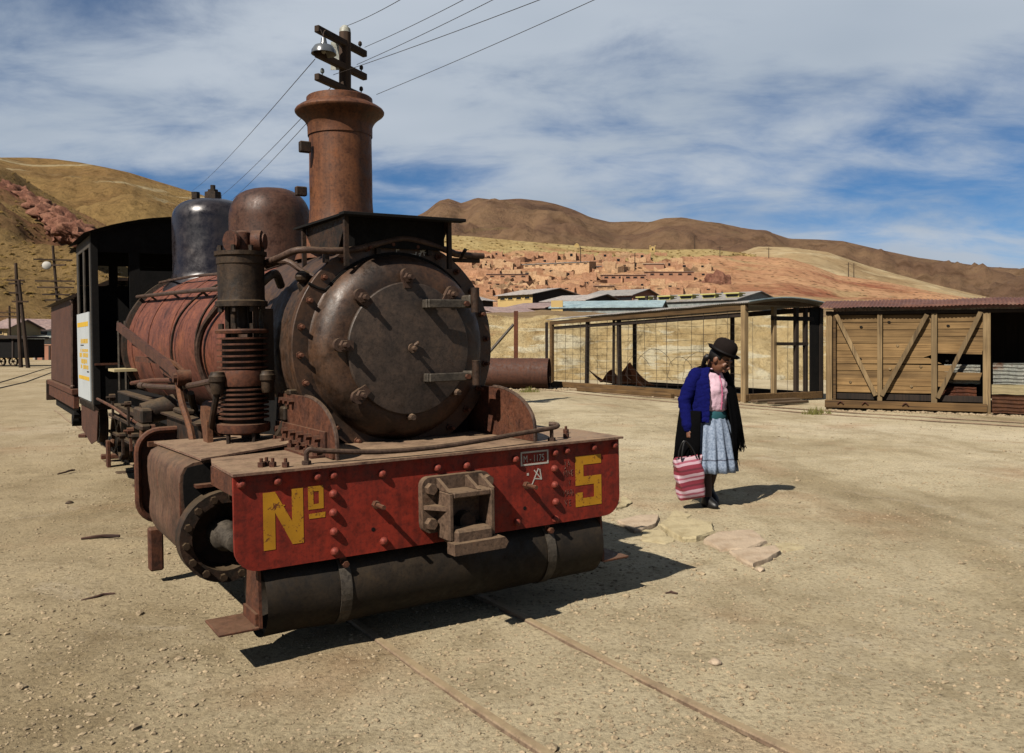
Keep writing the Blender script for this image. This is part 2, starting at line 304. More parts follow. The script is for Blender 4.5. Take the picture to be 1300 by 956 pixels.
# ------------------------------------------------------------------ ground
def ground_mat():
    m, t, b = newmat('gravelly_sand')
    c = coords(t)
    big = N(t, 'ShaderNodeTexNoise', i_Scale=.22, i_Detail=7.0, i_Roughness=.6, i_Distortion=.5); L(t, c, 0, big, 'Vector')
    r1 = ramp_n(t, big, 'Fac', [lin((186,170,138)), lin((212,197,164)), lin((224,210,180))], [.34, .5, .66])
    mid = N(t, 'ShaderNodeTexNoise', i_Scale=2.3, i_Detail=9.0, i_Roughness=.72); L(t, c, 0, mid, 'Vector')
    r2 = ramp_n(t, mid, 'Fac', [(.66,.62,.56,1), (1,1,1,1), (1.16,1.14,1.1,1)], [.32, .5, .7])
    m1 = mixc(t, None, (r1, 0), (r2, 0), 'MULTIPLY', .75)
    red = N(t, 'ShaderNodeTexNoise', i_Scale=.55, i_Detail=6.0, i_Roughness=.65); L(t, coords(t, loc=(7.3, 2.1, 0)), 0, red, 'Vector')
    rr = ramp_n(t, red, 'Fac', [(0,0,0,1), (.5,.5,.5,1)], [.55, .74]); m2a = mixc(t, (rr, 0), (m1, 2), lin((190,142,106)))
    pl = N(t, 'ShaderNodeTexNoise', i_Scale=.8, i_Detail=7.0, i_Roughness=.7, i_Distortion=1.2); L(t, coords(t, loc=(1.3, 22.1, 0)), 0, pl, 'Vector'); plr = ramp_n(t, pl, 'Fac', [(0,0,0,1), (.55,.55,.55,1)], [.60, .70]); m2b = mixc(t, (plr, 0), (m2a, 2), lin((226,214,190)))
    dk_ = N(t, 'ShaderNodeTexNoise', i_Scale=.45, i_Detail=8.0, i_Roughness=.7, i_Distortion=.8); L(t, coords(t, (1, .35, 1), loc=(31.3, 12.1, 0)), 0, dk_, 'Vector'); dkr = ramp_n(t, dk_, 'Fac', [(.70,.66,.60,1), (1,1,1,1)], [.36, .50]); m2 = mixc(t, None, (m2b, 2), (dkr, 0), 'MULTIPLY', .8)
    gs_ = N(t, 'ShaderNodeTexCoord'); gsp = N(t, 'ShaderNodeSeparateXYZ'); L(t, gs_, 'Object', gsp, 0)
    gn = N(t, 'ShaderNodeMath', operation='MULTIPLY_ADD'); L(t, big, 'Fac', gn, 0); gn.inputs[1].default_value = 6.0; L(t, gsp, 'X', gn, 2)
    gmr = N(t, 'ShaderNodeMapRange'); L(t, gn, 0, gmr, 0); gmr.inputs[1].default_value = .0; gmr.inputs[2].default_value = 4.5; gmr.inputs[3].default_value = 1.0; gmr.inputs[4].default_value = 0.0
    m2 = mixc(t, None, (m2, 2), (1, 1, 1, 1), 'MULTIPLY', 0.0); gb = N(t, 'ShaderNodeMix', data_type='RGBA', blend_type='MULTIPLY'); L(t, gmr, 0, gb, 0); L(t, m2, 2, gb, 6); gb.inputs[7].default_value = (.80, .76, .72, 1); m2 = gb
    fine = N(t, 'ShaderNodeTexNoise', i_Scale=38.0, i_Detail=6.0, i_Roughness=.8); L(t, c, 0, fine, 'Vector')
    r3 = ramp_n(t, fine, 'Fac', [(.30,.27,.23,1), (.96,.95,.94,1), (1.30,1.30,1.28,1)], [.34, .47, .67])
    m3 = mixc(t, None, (m2, 2), (r3, 0), 'MULTIPLY', .85)
    vo = N(t, 'ShaderNodeTexVoronoi', i_Scale=26.0, feature='F1'); L(t, c, 0, vo, 'Vector')
    vr = ramp_n(t, vo, 'Distance', [(1,1,1,1), (0,0,0,1)], [.10, .2])
    ve = ramp_n(t, vo, 'Color', [(0,0,0,1), (1,1,1,1)], [.62, .66])
    vm = N(t, 'ShaderNodeMath', operation='MULTIPLY'); L(t, vr, 0, vm, 0); L(t, ve, 0, vm, 1)
    vm2 = N(t, 'ShaderNodeMath', operation='MULTIPLY'); L(t, vm, 0, vm2, 0); vm2.inputs[1].default_value = .6
    m4 = mixc(t, (vm2, 0), (m3, 2), lin((200,184,156)))
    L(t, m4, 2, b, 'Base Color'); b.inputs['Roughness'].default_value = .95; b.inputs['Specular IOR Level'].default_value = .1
    h = N(t, 'ShaderNodeMath', operation='MULTIPLY_ADD'); L(t, vm, 0, h, 0); h.inputs[1].default_value = .8; L(t, fine, 'Fac', h, 2)
    h2 = N(t, 'ShaderNodeMath', operation='MULTIPLY_ADD'); L(t, mid, 'Fac', h2, 0); h2.inputs[1].default_value = 1.6; L(t, h, 0, h2, 2)
    bp = N(t, 'ShaderNodeBump', i_Strength=.9, i_Distance=.016); L(t, h2, 0, bp, 'Height'); L(t, bp, 0, b, 'Normal')
    return m
M['ground'] = ground_mat()
def gz(x, y):
    d = math.hypot(x, y); k = 1.0 if d < 25 else max(0, 1-(d-25)/20)
    return k*(.010*fbm(x*1.7+3, y*1.7, 7.0, 4)+.014*fbm(x*.55, y*.55, 1.0, 4) + .005*fbm(x*4.0, y*4.0, 4.0, 3))
def axis(lo, hi, near0, near1, step, grow):
    a = [near0]
    while a[-1] < near1: a.append(a[-1]+step)
    s = step
    while a[-1] < hi: s *= grow; a.append(a[-1]+s)
    s = step; b = [near0]
    while b[-1] > lo: s *= grow; b.append(b[-1]-s)
    return b[:0:-1]+a
gx = axis(-7000, 7000, -5, 6, .07, 1.16); gy = axis(-60, 9000, 2.6, 12, .07, 1.16)
verts = [(x, y, gz(x, y)) for y in gy for x in gx]; nx = len(gx)
faces = [(j*nx+i, j*nx+i+1, (j+1)*nx+i+1, (j+1)*nx+i) for j in range(len(gy)-1) for i in range(nx-1)]
gm = bpy.data.meshes.new('ground'); gm.from_pydata(verts, [], faces); gm.materials.append(M['ground']); gm.shade_smooth()
go = bpy.data.objects.new('ground', gm); COL.objects.link(go); tag(go, kind='structure')

# ------------------------------------------------------------------ hills and terrain
def hill_mat(name, cols, scale, streak=None, red=None, bump=1.0, bd=1.0, scrub=None, scale2=6.0):
    m, t, b = newmat(name)
    c = coords(t)
    a = N(t, 'ShaderNodeTexNoise', i_Scale=scale, i_Detail=10.0, i_Roughness=.66, i_Distortion=.6); L(t, c, 0, a, 'Vector')
    cur = (ramp_n(t, a, 'Fac', [lin(k) for k in cols]), 0)
    if streak:
        c2 = coords(t, streak[1]); s = N(t, 'ShaderNodeTexNoise', i_Scale=1.0, i_Detail=7.0, i_Roughness=.6, i_Distortion=.8); L(t, c2, 0, s, 'Vector')
        sr = ramp_n(t, s, 'Fac', [(0,0,0,1), (1,1,1,1)], [streak[2], streak[2]+.06]); cur = (mixc(t, (sr, 0), cur, lin(streak[0])), 2)
    if red:
        s = N(t, 'ShaderNodeTexNoise', i_Scale=red[1], i_Detail=8.0, i_Roughness=.65); L(t, coords(t, loc=(11, 3, 7)), 0, s, 'Vector')
        sr = ramp_n(t, s, 'Fac', [(0,0,0,1), (1,1,1,1)], [red[2], red[2]+.1]); cur = (mixc(t, (sr, 0), cur, lin(red[0])), 2)
    f = N(t, 'ShaderNodeTexNoise', i_Scale=scale*scale2, i_Detail=8.0, i_Roughness=.75); L(t, c, 0, f, 'Vector')
    fr = ramp_n(t, f, 'Fac', [(.5,.46,.4,1), (1,1,1,1), (1.2,1.18,1.12,1)], [.34, .5, .68]); cur = (mixc(t, None, cur, (fr, 0), 'MULTIPLY', .8), 2)
    if scrub:
        v = N(t, 'ShaderNodeTexVoronoi', i_Scale=scrub[1]); L(t, c, 0, v, 'Vector'); vr = ramp_n(t, v, 'Distance', [(1,1,1,1), (0,0,0,1)], [.16, .30]); cur = (mixc(t, (vr, 0), cur, lin(scrub[0])), 2)
    L(t, cur[0], cur[1], b, 'Base Color'); b.inputs['Roughness'].default_value = 1.0; b.inputs['Specular IOR Level'].default_value = .05
    ad = N(t, 'ShaderNodeMath', operation='ADD'); L(t, a, 'Fac', ad, 0); L(t, f, 'Fac', ad, 1)
    bp = N(t, 'ShaderNodeBump', i_Strength=bump, i_Distance=bd); L(t, ad, 0, bp, 'Height'); L(t, bp, 0, b, 'Normal')
    return m
def interp(tab, x):
    if x <= tab[0][0]: return tab[0][1]
    for (a, u), (b, v) in zip(tab, tab[1:]):
        if x <= b:
            k = (x-a)/(b-a); return u+(v-u)*k
    return tab[-1][1]
def hill(name, mat, ridge, Yridge, Yfoot, foot_py, px0, px1, nu, nv, relief, rs, back=.6, curve=1.0, wob=.12, gully=.0):
    """ridge: sky line seen at px -> py, standing at depth Yridge; the slope runs down towards the viewer"""
    V = []
    for i in range(nu+1):
        px = px0+(px1-px0)*i/nu; a = (px-CX)/F_PX
        yr = Yridge*(1+wob*fbm(px*.006, 2.2, Yridge*.01, 3)); zr = CAMH+(HOR-interp(ridge, px))/F_PX*yr
        yf = Yfoot*(1+wob*.6*fbm(px*.008, 7.7, Yridge*.01, 3)); zf = CAMH+(HOR-foot_py)/F_PX*yf
        for j in range(nv+1):
            t = j/nv
            if t <= .75: k = t/.75; Y = yf+(yr-yf)*k; z = zf+(zr-zf)*(k**curve)
            else: k = (t-.75)/.25; Y = yr+(yr-yf)*back*k; z = zr-(zr+5)*(k**1.6)
            X = a*Y; w = math.sin(PI*min(1, t/.75))**.7 if t < .75 else 0
            z += relief*w*(fbm(X*rs, Y*rs*.7, 3.3, 6)-.1)-relief*gully*w*max(0, 1-3.5*abs(fbm(px*.035+.15*fbm(px*.1, Y*rs*2, 1, 3), Y*rs*.35, 8.8, 3)))
            V.append((X, Y, z))
    Fc = [(i*(nv+1)+j, (i+1)*(nv+1)+j, (i+1)*(nv+1)+j+1, i*(nv+1)+j+1) for i in range(nu) for j in range(nv)]
    me = bpy.data.meshes.new(name); me.from_pydata(V, [], Fc); me.materials.append(mat); me.shade_smooth()
    o = bpy.data.objects.new(name, me); COL.objects.link(o); tag(o, kind='structure'); return o
M['mtn'] = hill_mat('brown_mountain', [(96,75,62), (126,98,78), (142,114,88), (132,102,80)], .004, ((136,112,82), (.006,.002,.03), .63), bump=.9, bd=14)
M['pale'] = hill_mat('pale_tan_hill', [(158,132,98), (182,156,118), (196,174,136), (176,146,108)], .02, ((206,186,148), (.02,.03,.12), .55), bump=.8, bd=2)
M['left_far'] = hill_mat('tan_hill', [(126,97,60), (164,130,84), (180,148,96), (150,122,76)], .006, ((206,186,146), (.004,.004,.05), .595), bump=1.0, bd=9, scale2=14)
M['left_near'] = hill_mat('olive_tan_slope', [(116,92,58), (156,126,82), (174,144,96), (142,116,74)], .02, ((176,158,128), (.02,.02,.02), .68), red=((156,100,84), .010, .53), bump=1.0, bd=3, scale2=12, scrub=((112,90,54), .55))
M['redslope'] = hill_mat('red_hillside', [(178,128,92), (210,158,120), (224,176,134), (196,146,104)], .035, ((206,172,128), (.03,.03,.10), .57), red=((168,104,78), .018, .56), bump=1.0, bd=1.2, scale2=10, scrub=((104,74,50), .42))
mtn = [(300,330),(430,308),(500,290),(525,276),(540,269),(557,255),(570,252),(586,258),(605,251),(630,254),(659,252),(687,255),(706,259),(728,266),(750,276),(775,282),(806,281),(825,282),(842,277),(867,276),(900,282),(938,289),(975,294),(1002,303),(1039,304),(1070,306),(1117,317),(1165,327),(1232,336),(1300,344),(1420,352),(1700,372)]
hill('mountain', M['mtn'], mtn, 1900, 640, 404, 300, 1700, 260, 60, 55, .0042, gully=.12)
pal = [(880,345),(920,328),(941,320),(961,313),(1002,314),(1050,320),(1097,336),(1141,349),(1198,364),(1249,376),(1330,392),(1500,410)]
hill('pale_hill', M['pale'], pal, 480, 250, 405, 880, 1500, 120, 40, 6, .012, wob=.06)
lf = [(-500,252),(-250,222),(-80,206),(0,200),(38,200),(70,202),(100,206),(132,212),(164,219),(199,230),(255,247),(300,263),(360,288),(430,320),(520,355)]
hill('left_far_hill', M['left_far'], lf, 1000, 400, 400, -500, 520, 200, 60, 26, .006, gully=.07)
ln = [(-500,120),(-250,150),(-120,176),(0,210),(18,218),(38,232),(67,249),(100,266),(126,279),(140,287),(200,318),(260,352),(330,392)]
hill('left_near_slope', M['left_near'], ln, 330, 112, 432, -500, 330, 200, 70, 13, .022, wob=.08)
rs = [(400,300),(560,300),(600,302),(650,307),(700,311),(750,315),(800,318),(850,319),(900,318),(941,323),(970,326),(999,327),(1030,336),(1063,349),(1131,359),(1198,373),(1242,380),(1330,396),(1500,420)]
def rs_z(px, k):      # terraced red hillside behind the town: k=0 foot, k=1 ridge -> depth, height
    Yf, Yr = 112.0, 300.0
    Y = Yf+(Yr-Yf)*k; py = 392+(interp(rs, px)-392)*(max(k, 0)**.92)
    return Y, CAMH+(HOR-py)/F_PX*Y
def hillside_h(px, k):
    Y, z = rs_z(px, k); a = (px-CX)/F_PX; X = a*Y
    st = .5+.5*math.tanh(5*math.sin(z*1.15)) if px < 930 else .5
    return X, Y, z+(st-.5)*1.0*min(1, max(0, (k)*6))*min(1, max(0, (1-k)*5))+1.3*math.sin(PI*min(1, k))*fbm(X*.05, Y*.05, 9, 5)
V = []; nu, nv = 260, 90
for i in range(nu+1):
    px = 400+1100*i/nu
    for j in range(nv+1):
        k = j/nv*1.12-.04
        if k <= 1: V.append(hillside_h(px, k))
        else:
            X, Y, z = hillside_h(px, 1.0); q = (k-1)/.08; V.append((X*(1+.5*q), Y*(1+.5*q), z-q*q*z))
Fc = [(i*(nv+1)+j, (i+1)*(nv+1)+j, (i+1)*(nv+1)+j+1, i*(nv+1)+j+1) for i in range(nu) for j in range(nv)]
me = bpy.data.meshes.new('hillside'); me.from_pydata(V, [], Fc); me.shade_smooth(); me.materials.append(M['redslope'])
o = bpy.data.objects.new('hillside', me); COL.objects.link(o); tag(o, kind='structure')
# yellow grass along the crest of the hillside
def crest_mat():
    return hill_mat('dry_grass_crest', [(160,134,88), (188,162,110), (200,178,126), (166,144,92)], .05, None, ((176,132,96), .03, .57), bump=1, bd=.8, scale2=9, scrub=((120,98,56), .5))
M['crest'] = crest_mat(); V = []; nu, nv = 150, 14
for i in range(nu+1):
    px = 400+560*i/nu
    for j in range(nv+1):
        lo = .80+.05*fbm(px*.02, 3, 3, 4)+max(0, (px-860))*.0019
        k = lo+(1.0-lo)*j/nv; X, Y, z = hillside_h(px, min(k, 1.0)); e = min(1, j/2)
        V.append((X, Y, z-.5+1.0*e))
Fc = [(i*(nv+1)+j, (i+1)*(nv+1)+j, (i+1)*(nv+1)+j+1, i*(nv+1)+j+1) for i in range(nu) for j in range(nv)]
me = bpy.data.meshes.new('grassy_crest'); me.from_pydata(V, [], Fc); me.shade_smooth(); me.materials.append(M['crest'])
o = bpy.data.objects.new('grassy_crest', me); COL.objects.link(o); tag(o, kind='structure')
# raw earth bank behind the wagons and the terrace on top of it
M['bank'] = hill_mat('yellow_earth_bank', [(160,132,90), (200,174,126), (214,192,146), (176,148,104)], .5, ((224,212,180), (.35,.35,1.6), .55), ((146,96,66), .25, .60), bump=1.0, bd=.25, scale2=5)
M['terrace'] = hill_mat('dusty_terrace', [(124,102,74), (150,126,94), (162,138,106), (140,110,80)], .15, None, bump=.8, bd=.3)
V = []; nu, nv = 240, 26
for i in range(nu+1):
    px = 380+1150*i/nu; a = (px-CX)/F_PX
    for j in range(nv+1):
        t = j/nv
        if t < .6: k = t/.6; Y = 35.0+3.6*k; z = -.15+2.75*(k**.8)
        else: k = (t-.6)/.4; Y = 38.6+90*k*k; z = 2.6+.4*k+3.6*k*k
        if px > 1080: Y -= 0
        X = a*Y; w = min(1, t*6)*(1 if t < .62 else .4)
        z += w*(.42*fbm(X*.22, t*3, 5, 5)+.10*fbm(X*1.1, t*9, 8, 4)); Y += w*.7*fbm(X*.25, z*.5, 2, 4)
        V.append((X, Y, z))
Fc = [(i*(nv+1)+j, (i+1)*(nv+1)+j, (i+1)*(nv+1)+j+1, i*(nv+1)+j+1) for i in range(nu) for j in range(nv)]
me = bpy.data.meshes.new('earth_bank'); me.from_pydata(V, [], Fc); me.shade_smooth(); me.materials.append(M['bank']); me.materials.append(M['terrace'])
for p in me.polygons:
    if p.center.y > 40: p.material_index = 1
o = bpy.data.objects.new('earth_bank', me); COL.objects.link(o); tag(o, kind='structure')

# ================================================================== LOCOMOTIVE
# local axes: x = across (to the engine's left as it faces us), y = backwards from the buffer beam, z up
loco = empty('steam_locomotive', (-.290, 4.375, 0)); loco.rotation_euler = (0, rad(-1.1), rad(32.47))
tag(loco, 'rusty narrow gauge steam locomotive with red buffer beam numbered 5', 'locomotive')
def nz(v): return Vector(v)
# ---- buffer beam
def rrect(x0, x1, z0, z1, r, n=5, corners=(1,1,1,1)):
    P = []
    for k, (cx, cz, a0) in enumerate(((x0+r, z0+r, PI), (x1-r, z0+r, 1.5*PI), (x1-r, z1-r, 0), (x0+r, z1-r, .5*PI))):
        if corners[k]:
            for i in range(n+1): a = a0+.5*PI*i/n; P.append((cx+r*math.cos(a), cz+r*math.sin(a)))
        else: P.append(((x0, x1, x1, x0)[k], (z0, z0, z1, z1)[k]))
    return P
XZ = lambda p, q, d: (p, d, q)
beam = MB().prism(rrect(-1.083, 1.083, .463, .893, .105, 6, (1,1,0,0)), XZ, 0, .022)
beam.prism(rrect(-1.0, 1.0, .50, .88, .08, 3, (1,1,0,0)), XZ, .024, .10)
beam = beam.link('buffer_beam', M['red'], loco)
RV = [(-.61,.852),(-.612,.766),(-.614,.678),(-.612,.589),(-.61,.497),(-1.034,.855),(-.874,.852),(-.688,.854),(-.365,.835),(-.363,.51),(-.067,.835),(.099,.831),(.395,.836),(.649,.849),(.729,.853),(.914,.855),(1.063,.855),(.645,.762),(.646,.674),(.65,.581),(.648,.487),(.398,.502)]
rm = MB().lathe([(.021,0),(.0205,-.008),(.017,-.016),(.010,-.0215),(0,-.0235)], (0,0,0), (0,1,0), 12).mesh('rivet', M['redrivet'])
for x, z in RV: piece('rivet', rm, beam, (x-.015, 0, z))
bolt_me = MB().cyl((0,0,0), (0,-.03,0), .019, seg=6).cyl((0,-.03,0), (0,-.105,0), .011, seg=8).mesh('stud', M['iron_rust'])
for x, z in ((-.404,.693),(.457,.694)): piece('stud', bolt_me, beam, (x-.015, 0, z))
hole_me = MB().cyl((0,-.0015,0), (0,.012,0), .010, seg=10).mesh('bolt_hole', M['black'])
for x, z in ((-.416,.574),(.45,.571)): piece('bolt_hole', hole_me, beam, (x-.015, 0, z))
# painted lettering: thin coats of paint on the plate
def paint(name, polys, mat, parent, y=-.0015, th=.001, fn=None):
    b = MB()
    for P in polys: b.prism(P, fn or XZ, y, y+th)
    return b.link(name, mat, parent)
nx0, nx1, nz0, nz1 = -.955, -.772, .548, .81
paint('painted_letter_n', [[(nx0,nz0),(nx0+.053,nz0),(nx0+.053,nz0+.165),(nx1-.052,nz0+.012),(nx1,nz0+.012),(nx1,nz1),(nx1-.052,nz1),(nx1-.052,nz0+.115),(nx0+.055,nz1-.004),(nx0,nz1-.004)]], M['yellow'], beam)
ox0, ox1, oz0, oz1 = -.748, -.675, .706, .812
paint('painted_raised_o', [[(ox0,oz0),(ox1,oz0),(ox1,oz1),(ox0,oz1),(ox0,oz0+.0005),(ox0+.025,oz0+.024),(ox0+.025,oz1-.024),(ox1-.022,oz1-.024),(ox1-.022,oz0+.0235),(ox0+.025,oz0+.0235)]], M['yellow'], beam)
paint('painted_underline', [[(ox0+.004,.664),(ox1+.006,.664),(ox1+.008,.688),(ox0+.002,.686)]], M['yellow'], beam)
paint('paint_drip', [[(-.876,.738),(-.856,.738),(-.856,.743),(-.876,.743)]], M['yellow'], beam)
fx0, fx1, fz0, fz1 = .772, .952, .535, .815
paint('painted_digit_5', [[(fx0,fz0),(fx1,fz0),(fx1,fz0+.165),(fx0+.055,fz0+.165),(fx0+.055,fz1-.05),(fx1,fz1-.05),(fx1,fz1),(fx0,fz1),(fx0,fz0+.118),(fx1-.052,fz0+.118),(fx1-.052,fz0+.045),(fx0+.048,fz0+.045),(fx0+.048,fz0+.078),(fx0,fz0+.078)]], M['yellow'], beam)
def strokes(name, segs, w, mat, parent, y=-.0015, fn=None, th=.001):
    P = []
    for (a, b), (c, d) in segs:
        dxx, dzz = c-a, d-b; l = math.hypot(dxx, dzz); qx, qz = -dzz/l*w/2, dxx/l*w/2; ex, ez = dxx/l*w*.4, dzz/l*w*.4
        P.append([(a-ex+qx, b-ez+qz), (a-ex-qx, b-ez-qz), (c+ex-qx, d+ez-qz), (c+ex+qx, d+ez+qz)])
    b = MB()
    for i, p in enumerate(P): b.prism(p, fn or XZ, y-.00012*i, y-.00012*i+th)
    return b.link(name, mat, parent)
def text_mesh(txt, size):
    cu = bpy.data.curves.new('t', 'FONT'); cu.body = txt; cu.size = size; cu.extrude = .0004
    ob = bpy.data.objects.new('t', cu); COL.objects.link(ob); dg = bpy.context.evaluated_depsgraph_get(); dg.update()
    me = bpy.data.meshes.new_from_object(ob.evaluated_get(dg)); bpy.data.objects.remove(ob); return me
def text(name, txt, size, mat, parent, x, z, y=-.0016, bold=0, sx=1.0, tilt=0):
    me = text_mesh(txt, size); me.materials.clear(); me.materials.append(mat); me.name = name
    o = bpy.data.objects.new(name, me); COL.objects.link(o); o.parent = parent; o.location = (x, y, z); o.rotation_euler = (PI/2, 0, 0); o.scale = (sx, 1, 1)
    if tilt: o.rotation_euler = (PI/2, tilt, 0)
    return o
bx0, bx1, bz0, bz1 = .418, .588, .800, .866
strokes('number_plate_frame', [((bx0,bz0),(bx1,bz0)),((bx1,bz0),(bx1,bz1)),((bx1,bz1),(bx0,bz1)),((bx0,bz1),(bx0,bz0))], .009, M['white'], beam)
text('painted_builder_number', 'M - 1175', .052, M['white'], beam, bx0+.011, bz0+.014, sx=.72)
strokes('chalk_mark', [((.50,.765),(.545,.715)),((.545,.715),(.50,.722)),((.50,.722),(.525,.772)),((.525,.772),(.488,.700)),((.535,.768),(.545,.715)),((.488,.700),(.480,.690))], .006, M['white'], beam)
paint('chalk_dot', [[(.452,.742),(.464,.742),(.464,.755),(.452,.755)]], M['white'], beam)
for k, (s, xx, zz_) in enumerate((('J A', .70, .765), ('MIVE', .69, .712), ('Y', .72, .66), ('MARI', .685, .605), ('V E', .695, .550))):
    text('scratched_lettering', s, .05, M['scratch'], beam, xx, zz_, sx=.62)
# ---- deck plate
dk = MB()
dk.prism([(-1.092,-.028),(1.095,-.028),(1.09,.40),(.98,.86),(-.98,.86),(-1.088,.36)], lambda p, q, d: (p, q, d+.004*math.sin(p*3.1)-.003*math.cos(q*9)), .896, .908)
deck = dk.link('deck_plate', M['deck'], loco)
MB().box(-1.085,-1.06,.026,.40,.80,.894,bev=.004).link('deck_edge_angle', M['iron_rust'], loco)
MB().box(1.06,1.085,.026,.80,.80,.894,bev=.004).link('deck_edge_angle', M['iron_rust'], loco)
nut = MB().cyl((0,0,0),(0,0,.022),.017,seg=6).cyl((0,0,.022),(0,0,.04),.008,seg=8).mesh('nut', M['iron_rust'])
for x, y in ((-.93,.10),(-.885,.075),(-.90,.12),(-.84,.03),(.93,.3),(.80,.12),(.62,.30)): piece('nut', nut, deck, (x, y, .908))
# ---- grab rail in front
gr = MB().tube([(-.735,.05,.96),(-.72,.04,.978),(-.674,.03,.968),(-.398,.0,.942),(-.101,-.01,.940),(.173,-.005,.952),(.416,.02,.966),(.64,.05,.976),(.70,.06,.984),(.716,.10,.99),(.69,.13,.992)], .0125, 10, 4).link('grab_rail', M['pipe'], loco)
for x, y, z in ((-.735,.05,.965),(.655,.055,.977)):
    MB().cyl((x,y,.905),(x,y,z),.011,seg=10).cyl((x,y,.905),(x,y,.925),.022,seg=6).link('rail_post', M['pipe'], gr)
# ---- coupler
cp = MB().prism(rrect(-.19,.20,.525,.80,.045,5), XZ, -.045, -.0015).link('coupler_pocket', M['coupler'], loco)
cc = MB()
def bx(b, *a, **k): b.box(*a, **k)
bx(cc, -.112,-.086,-.175,-.046,.50,.735,bev=.006); bx(cc, .120,.146,-.175,-.046,.50,.735,bev=.006)
bx(cc, -.0858,.1198,-.175,-.046,.705,.734,bev=.005); bx(cc, -.0858,.1198,-.20,-.046,.475,.555,bev=.012); bx(cc, -.0858,.1198,-.06,-.0462,.56,.70)
cc.link('coupler_box', M['coupler'], cp)
MB().prism([(-.118,.445),(.165,.445),(.185,.475),(.165,.50),(-.118,.50)], XZ, -.235, -.16).link('coupler_lip', M['coupler'], cp)
def wedge(x0, x1, poly): return MB().prism(poly, lambda p, q, d: (d, p, q), x0, x1)
wedge(-.112,-.094,[(-.0455,.792),(-.0455,.737),(-.172,.737)]).link('coupler_rib', M['coupler'], cp)
wedge(.05,.068,[(-.0455,.792),(-.0455,.737),(-.172,.737)]).link('coupler_rib', M['coupler'], cp)
wedge(.128,.146,[(-.0455,.792),(-.0455,.737),(-.172,.737)]).link('coupler_rib', M['coupler'], cp)
MB().prism([(-.185,-.0455),(-.1125,-.0455),(-.1125,-.150)], lambda p, q, d: (p, q, d), .645, .665).link('coupler_rib', M['coupler'], cp)
hexb = MB().cyl((0,0,0),(0,-.034,0),.030,.028,seg=6).mesh('hex_bolt', M['coupler'])
for x, z in ((-.150,.745),(-.152,.575),(.172,.755),(.172,.575)): piece('hex_bolt', hexb, cp, (x, -.046, z), (0, random.random(), 0))
MB().cyl((.02,-.05,.575),(.02,-.12,.575),.05,.045,seg=16).link('coupler_pin', M['iron'], cp)
# ---- air tank under the beam
tk = MB().lathe([(.150,.03),(.172,.03),(.184,0)]+[(.184,.05*k_) for k_ in range(1,38)]+[(.184,1.90),(.172,1.87),(.12,1.84),(0,1.83)], (-.945,.175,.300), (1,0,0), 40)
tk.lathe([(.150,.03),(.145,.12),(0,.13)], (-.945,.175,.300), (1,0,0), 40)
tank = tk.link('air_tank', M['tank'], loco)
for xs in (-.60,.575):
    b = MB(); n = 28; pr = []
    for i in range(n+1):
        a = rad(95+ (340-95)*i/n) ; pr.append((.175+.1865*math.cos(a), .300+.1865*math.sin(a)))
    P = pr+[(.175+.1905*math.cos(rad(95+245*i/n)), .300+.1905*math.sin(rad(95+245*i/n))) for i in range(n, -1, -1)]
    for i in range(n): b.prism([pr[i], pr[i+1], P[2*n+1-i-1], P[2*n+1-i]], lambda p, q, d: (d, p, q), xs, xs+.055)
    b.link('tank_strap', M['strap'], tank)
    MB().box(xs+.012,xs+.043,.03,.055,.40,.52,bev=.004).cyl((xs+.027,.028,.43),(xs+.027,-.012,.43),.016,seg=6).link('strap_hanger', M['iron_rust'], tank)
# ---- steps under both ends of the beam
for sx in (-1, 1):
    st = MB().prism([(.015,.20),(.24,.20),(.20,.46),(.03,.46)], lambda p, q, d: (d, p, q), sx*.962, sx*.976).link('step_bracket', M['iron_rust'], loco)
    MB().box(min(sx*.976,sx*1.155),max(sx*.976,sx*1.155),.012,.262,.196,.208,bev=.003).link('step_tread', M['iron_rust'], st)
    MB().box(min(sx*.977,sx*.99),max(sx*.977,sx*.99),.03,.23,.209,.262).link('step_angle', M['iron_rust'], st)
# ---- main frame and running gear
fr = MB()
for sx in (-1, 1):
    fr.box(sx*.50-.02, sx*.50+.02, .12, 7.1, .38, .86)
fr.box(-.48,.48,.9,1.0,.40,.84); fr.box(-.48,.48,4.4,4.5,.40,.84)
fr.link('main_frame', M['black'], loco)
MB().box(-.88,-.56,3.2,5.2,.87,.90).link('running_board', M['iron'], loco)
def wheel(name, r, spokes, x, y, z, parent, crank=None):
    w = MB()
    w.lathe([(r*.80,-.05),(r,-.05),(r,.03),(r*1.09,.035),(r*1.09,.06),(r*.80,.06)], (0,0,0), (1,0,0), 40, closed=True)
    ob = w.link(name, M['iron'], parent, loc=(x, y, z))
    b = MB(); b.cyl((-.075,0,0),(.05,0,0), r*.27, seg=20)
    for k in range(spokes):
        a = 2*PI*k/spokes+.2; d = Vector((0, math.cos(a), math.sin(a)))
        b.tube([d*r*.2, d*r*.84], .022, 6)
    b.link('wheel_centre', M['iron'], ob)
    return ob
for k, y in enumerate((2.75, 3.85, 4.95)):
    wheel('driving_wheel', .39, 10, -.40, y, .43, loco); wheel('driving_wheel', .39, 10, .40, y, .43, loco)
for y in (1.55,):
    wheel('leading_wheel', .27, 8, -.40, y, .31, loco); wheel('leading_wheel', .27, 8, .40, y, .31, loco)
wt = wheel('trailing_wheel', .245, 4, -.43, 7.55, .30, loco); wheel('trailing_wheel', .245, 4, .43, 7.55, .30, loco)
MB().tube([(-.56,7.5,.30),(-.58,7.42,.26)], .03, 8).box(-.64,-.60,7.36,7.48,-.0,.32,bev=.006).link('brake_hanger', M['iron_rust'], loco)
MB().box(-.70,-.66,2.7,5.0,.40,.47,bev=.006).link('coupling_rod', M['iron_rust'], loco)
